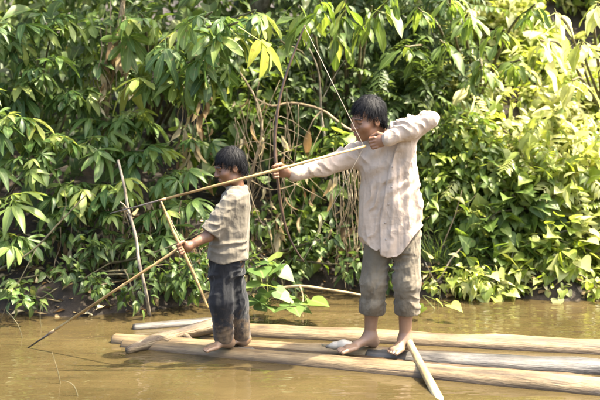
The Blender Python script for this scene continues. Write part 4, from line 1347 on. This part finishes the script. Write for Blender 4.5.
stick('bare_branch', [P(420, 300, 7.7), P(440, 278, 7.65), P(452, 258, 7.7), P(470, 240, 7.8)], .009, .004, 'bark', 'thin bare branch in front of the grass tussock', 'branch', [[P(425, 262, 7.6), P(436, 285, 7.6), P(446, 310, 7.55)]])
stick('bare_branch', [gb(340, 8.6), P(335, 200, 8.3), P(322, 120, 8.2), P(318, 70, 8.1), P(304, 40, 8.0)], .014, .005, 'bark', 'thin grey branch rising in the shade behind the archer\'s bow arm', 'branch', [[P(322, 100, 8.1), P(335, 75, 8.1), P(345, 60, 8.1)]])
stick('bare_branch', [gb(240, 8.4), P(232, 250, 8.0), P(250, 180, 7.9), P(262, 120, 7.9), P(238, 70, 8.0), P(205, 40, 8.1)], .015, .006, 'vine_dry', 'tan woody vine winding up behind the smaller person', 'vine', [[P(250, 180, 7.9), P(272, 190, 7.8), P(300, 183, 7.8)], [P(262, 120, 7.9), P(280, 80, 7.9)]])
stick('bare_branch', [gb(130, 8.8), P(128, 130, 8.3), P(140, 105, 8.2), P(152, 85, 8.1), P(160, 40, 8.1)], .028, .014, 'bark', 'thicker grey limb among the leaves above the upright stick', 'branch')
stick('bare_branch', [gb(108, 8.9), P(105, 120, 8.4), P(112, 60, 8.2), P(122, 10, 8.1), P(125, -40, 8.1)], .03, .02, 'vine_dry', 'brown trunk wrapped in dead leaves at the upper left', 'trunk')

for i, (x0, x1, y0, y1, d, lab) in enumerate(((505, 520, 215, 130, 8.3, 'thin dry twig rising left of the palest bush'), (548, 540, 250, 175, 8.0, 'thin dry twig in front of the right creeper'), (470, 486, 180, 100, 8.6, 'thin dry twig right of the archer\'s elbow'), (585, 566, 150, 60, 8.9, 'thin dry twig in the sunlit corner at right'), (440, 462, 240, 190, 7.9, 'thin dry twig beside the grass tussocks'))):
    stick('dry_twig', [P(x0, y0 + 12, d), P((x0 + x1) / 2 + 4, (y0 + y1) / 2, d - .03), P(x1, y1, d)], .006, .002, 'vine_dry', lab, 'twig', [[P((x0 + x1) / 2 + 4, (y0 + y1) / 2, d - .03), P(x1 + 14, (y0 + y1) / 2 - 20, d)]])
# ---- dry vine tangle: hanging pale stems with dead leaves
def dry_tangle(name, base, lines, dead, label, rad=.004):
    b = np.asarray(base, float)
    root = empty(name, b); tag(root, label, 'vine', 'dry vine tangles')
    for pts in lines:
        tube('vine', pts, np.linspace(rad, rad * .5, len(pts)), M['vine_dry'], root, b, sides=5, sub=4)
    pool = []
    for (px, py, y, s) in dead:
        pool.append(rnd_leaf('dry', P(px, py, y), np.array([0, -.15, -.9]), M['leaf_dry'], s, .6, .25, .1))
    leaf_objects(pool, root)
def hang(x0, y0, y1, d, sway=8):
    n = 5
    return [P(x0 + (rng.normal(0, sway * .4) if k else 0), y0 + (y1 - y0) * k / (n - 1), d + rng.normal(0, .03)) for k in range(n)]
dry_tangle('dry_vine_tangle', gb(345, 8.2), [hang(rng.uniform(336, 362), rng.uniform(150, 185), rng.uniform(240, 298), 7.75) for _ in range(20)], [(rng.uniform(325, 358), rng.uniform(170, 260), 7.8, rng.uniform(.6, 1)) for _ in range(14)], 'pale stringy vines hanging beside the archer\'s hip')
dry_tangle('dry_vine_tangle', gb(250, 8.3), [hang(rng.uniform(232, 300), rng.uniform(80, 140), rng.uniform(170, 270), 7.9, 14) for _ in range(22)] + [[P(240 + rng.uniform(-10, 10), rng.uniform(120, 240), 7.8), P(270, rng.uniform(120, 240), 7.7), P(310 + rng.uniform(-10, 20), rng.uniform(110, 230), 7.8)] for _ in range(6)],
           [(rng.uniform(225, 325), rng.uniform(95, 250), 7.85, rng.uniform(.5, 1.1)) for _ in range(40)], 'tan tangle of dead leaves and vines behind the bow')
dry_tangle('dry_vine_tangle', gb(110, 8.3), [hang(rng.uniform(95, 130), rng.uniform(0, 30), rng.uniform(80, 140), 7.95, 8) for _ in range(8)], [(rng.uniform(98, 130), rng.uniform(15, 95), 7.95, rng.uniform(.6, 1.15)) for _ in range(26)], 'brown dead leaves hanging from the trunk at upper left')
dry_tangle('dry_vine_tangle', gb(110, 7.8), [hang(rng.uniform(40, 205), rng.uniform(200, 240), rng.uniform(285, 325), 7.4, 12) for _ in range(24)], [(rng.uniform(45, 205), rng.uniform(215, 300), 7.45, rng.uniform(.5, .95)) for _ in range(80)], 'dead leaves and roots hanging in the hollow of the left bank')
dry_tangle('dry_vine_tangle', gb(190, 8.3), [hang(rng.uniform(180, 215), rng.uniform(60, 100), rng.uniform(130, 190), 7.9, 8) for _ in range(8)], [(rng.uniform(178, 215), rng.uniform(80, 180), 7.9, rng.uniform(.7, 1.2)) for _ in range(26)], 'tan dead leaves hanging left of the smaller person\'s head')

# ---- leaf litter on the bank and undergrowth that reads as one mass
n_ = 2600
x_ = rng.uniform(-5, 5.5, n_); y_ = bank_line(x_) + np.abs(rng.normal(0, .85, n_)) - .02
z_ = np.maximum(ground_z(x_, y_), .005) + .012
dd_ = rng.normal(0, 1, (n_, 3)); dd_[:, 2] = 0
pool = rnd_leaves('litter', np.stack([x_, y_, z_], 1), dd_, M['leaf_dry'], .9, 0, .2, 1.5)
lo_ = leaf_stuff('leaf_litter', pool, None, M['leaf_dry'])
tag(lo_, 'dead tan leaves scattered over the soil of the bank', 'leaf litter', kind='stuff')

def mass(name, n, xr, dr, hz, kinds, mat, label, s=1.0, z0=.05, cut=-.25, spread=.45):
    x = rng.uniform(*xr, n); y = bank_line(x) + rng.uniform(*dr, n)
    z = ground_z(x, y) + z0 + hz * rng.random(n)
    p = np.stack([x, y, z], 1)
    p = p[vnoise(p * np.array([1.6, 1.6, 1.8]), 77) + .6 * vnoise(p * 4.1, 78) > cut]
    out = np.stack([rng.normal(0, .5, len(p)), np.full(len(p), -.6), rng.uniform(-.2, .5, len(p))], 1)
    o = leaf_stuff(name, rnd_leaves(kinds, p, out, mat, s, .4, spread, .8), None, mat)
    tag(o, label, 'undergrowth', kind='stuff')
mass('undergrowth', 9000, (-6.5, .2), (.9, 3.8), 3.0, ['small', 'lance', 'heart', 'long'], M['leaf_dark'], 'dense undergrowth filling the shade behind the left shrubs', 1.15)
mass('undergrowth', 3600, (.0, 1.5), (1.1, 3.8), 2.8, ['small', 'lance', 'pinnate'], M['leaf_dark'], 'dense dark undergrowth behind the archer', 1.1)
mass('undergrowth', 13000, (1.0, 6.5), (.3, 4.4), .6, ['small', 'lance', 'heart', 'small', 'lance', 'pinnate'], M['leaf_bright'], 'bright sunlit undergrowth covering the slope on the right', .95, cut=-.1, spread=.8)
mass('undergrowth', 15000, (1.0, 6.5), (.8, 4.4), .7, ['small', 'lance', 'long'], M['leaf_glare'], 'pale weeds with sun glare in their leaf colour on the upper slope at right', .85, cut=.0, spread=.8)
mass('undergrowth', 3500, (.9, 6.5), (.1, 3.5), .5, ['small', 'dry', 'lance'], M['leaf_mid'], 'darker green weeds among the bright undergrowth on the right', .9, cut=.0, spread=.8)
mass('undergrowth', 9000, (-8, 9.0), (3.2, 7.0), 4.2, ['long', 'palmate', 'heart'], M['leaf_mid'], 'tall green growth at the top of the bank', 1.5)

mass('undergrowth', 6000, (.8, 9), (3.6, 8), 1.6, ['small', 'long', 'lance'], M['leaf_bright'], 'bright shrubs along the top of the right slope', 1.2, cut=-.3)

# ---- unseen tall trees added over the left and middle bank to shade it
def canopy_tree(base, crown, n, label, mat):
    base = np.asarray(base, float)
    root = empty('unseen_shade_tree', base); tag(root, label, 'tree', 'unseen trees added to shade the bank')
    top = np.mean([c[:3] for c in crown], axis=0)
    fork = base * .45 + top * .55; fork[2] = base[2] + (top[2] - base[2]) * .6
    tube('trunk', [base - np.array([0, 0, .2]), base * .7 + fork * .3 + np.array([.05, 0, .1]), fork], [.13, .11, .08], M['bark'], root, base, sides=10, sub=4, noise=.08)
    pool = []
    for (x, y, z, r) in crown:
        c = np.array([x, y, z])
        tube('limb', [fork, (fork + c) / 2 + rng.normal(0, .15, 3) + np.array([0, 0, .15]), c], [.05, .03, .01], M['bark'], root, base, sides=6, sub=4)
        v = unit_rand(n)
        pool += rnd_leaves('palmate', c + v * (r * rng.uniform(.2, 1, n) ** .5)[:, None] * np.array([1, 1, .6]), v * .6, M[mat], 1.1, .3, .4, 1.2)
    cr = leaf_stuff('crown', pool, root, M[mat], base)
canopy_tree(gb(-60, 9.6), [(-3.6, 8.2, 4.2, .9), (-2.6, 7.6, 4.4, .85), (-1.7, 7.3, 4.2, .8), (-2.9, 8.8, 4.9, .9), (-4.4, 7.6, 4.5, .9), (-1.9, 8.4, 4.7, .8)], 30, 'unseen tall tree added above the picture to shade the left bank', 'leaf_broad')
canopy_tree(gb(240, 10.4), [(-.8, 7.7, 4.2, .75), (-.1, 7.4, 4.1, .7), (.6, 7.6, 4.3, .7), (.2, 8.5, 4.8, .85), (-.9, 8.8, 5.0, .85), (1.1, 8.4, 4.5, .6)], 30, 'unseen tall tree added above the picture to shade the middle of the bank', 'leaf_broad')
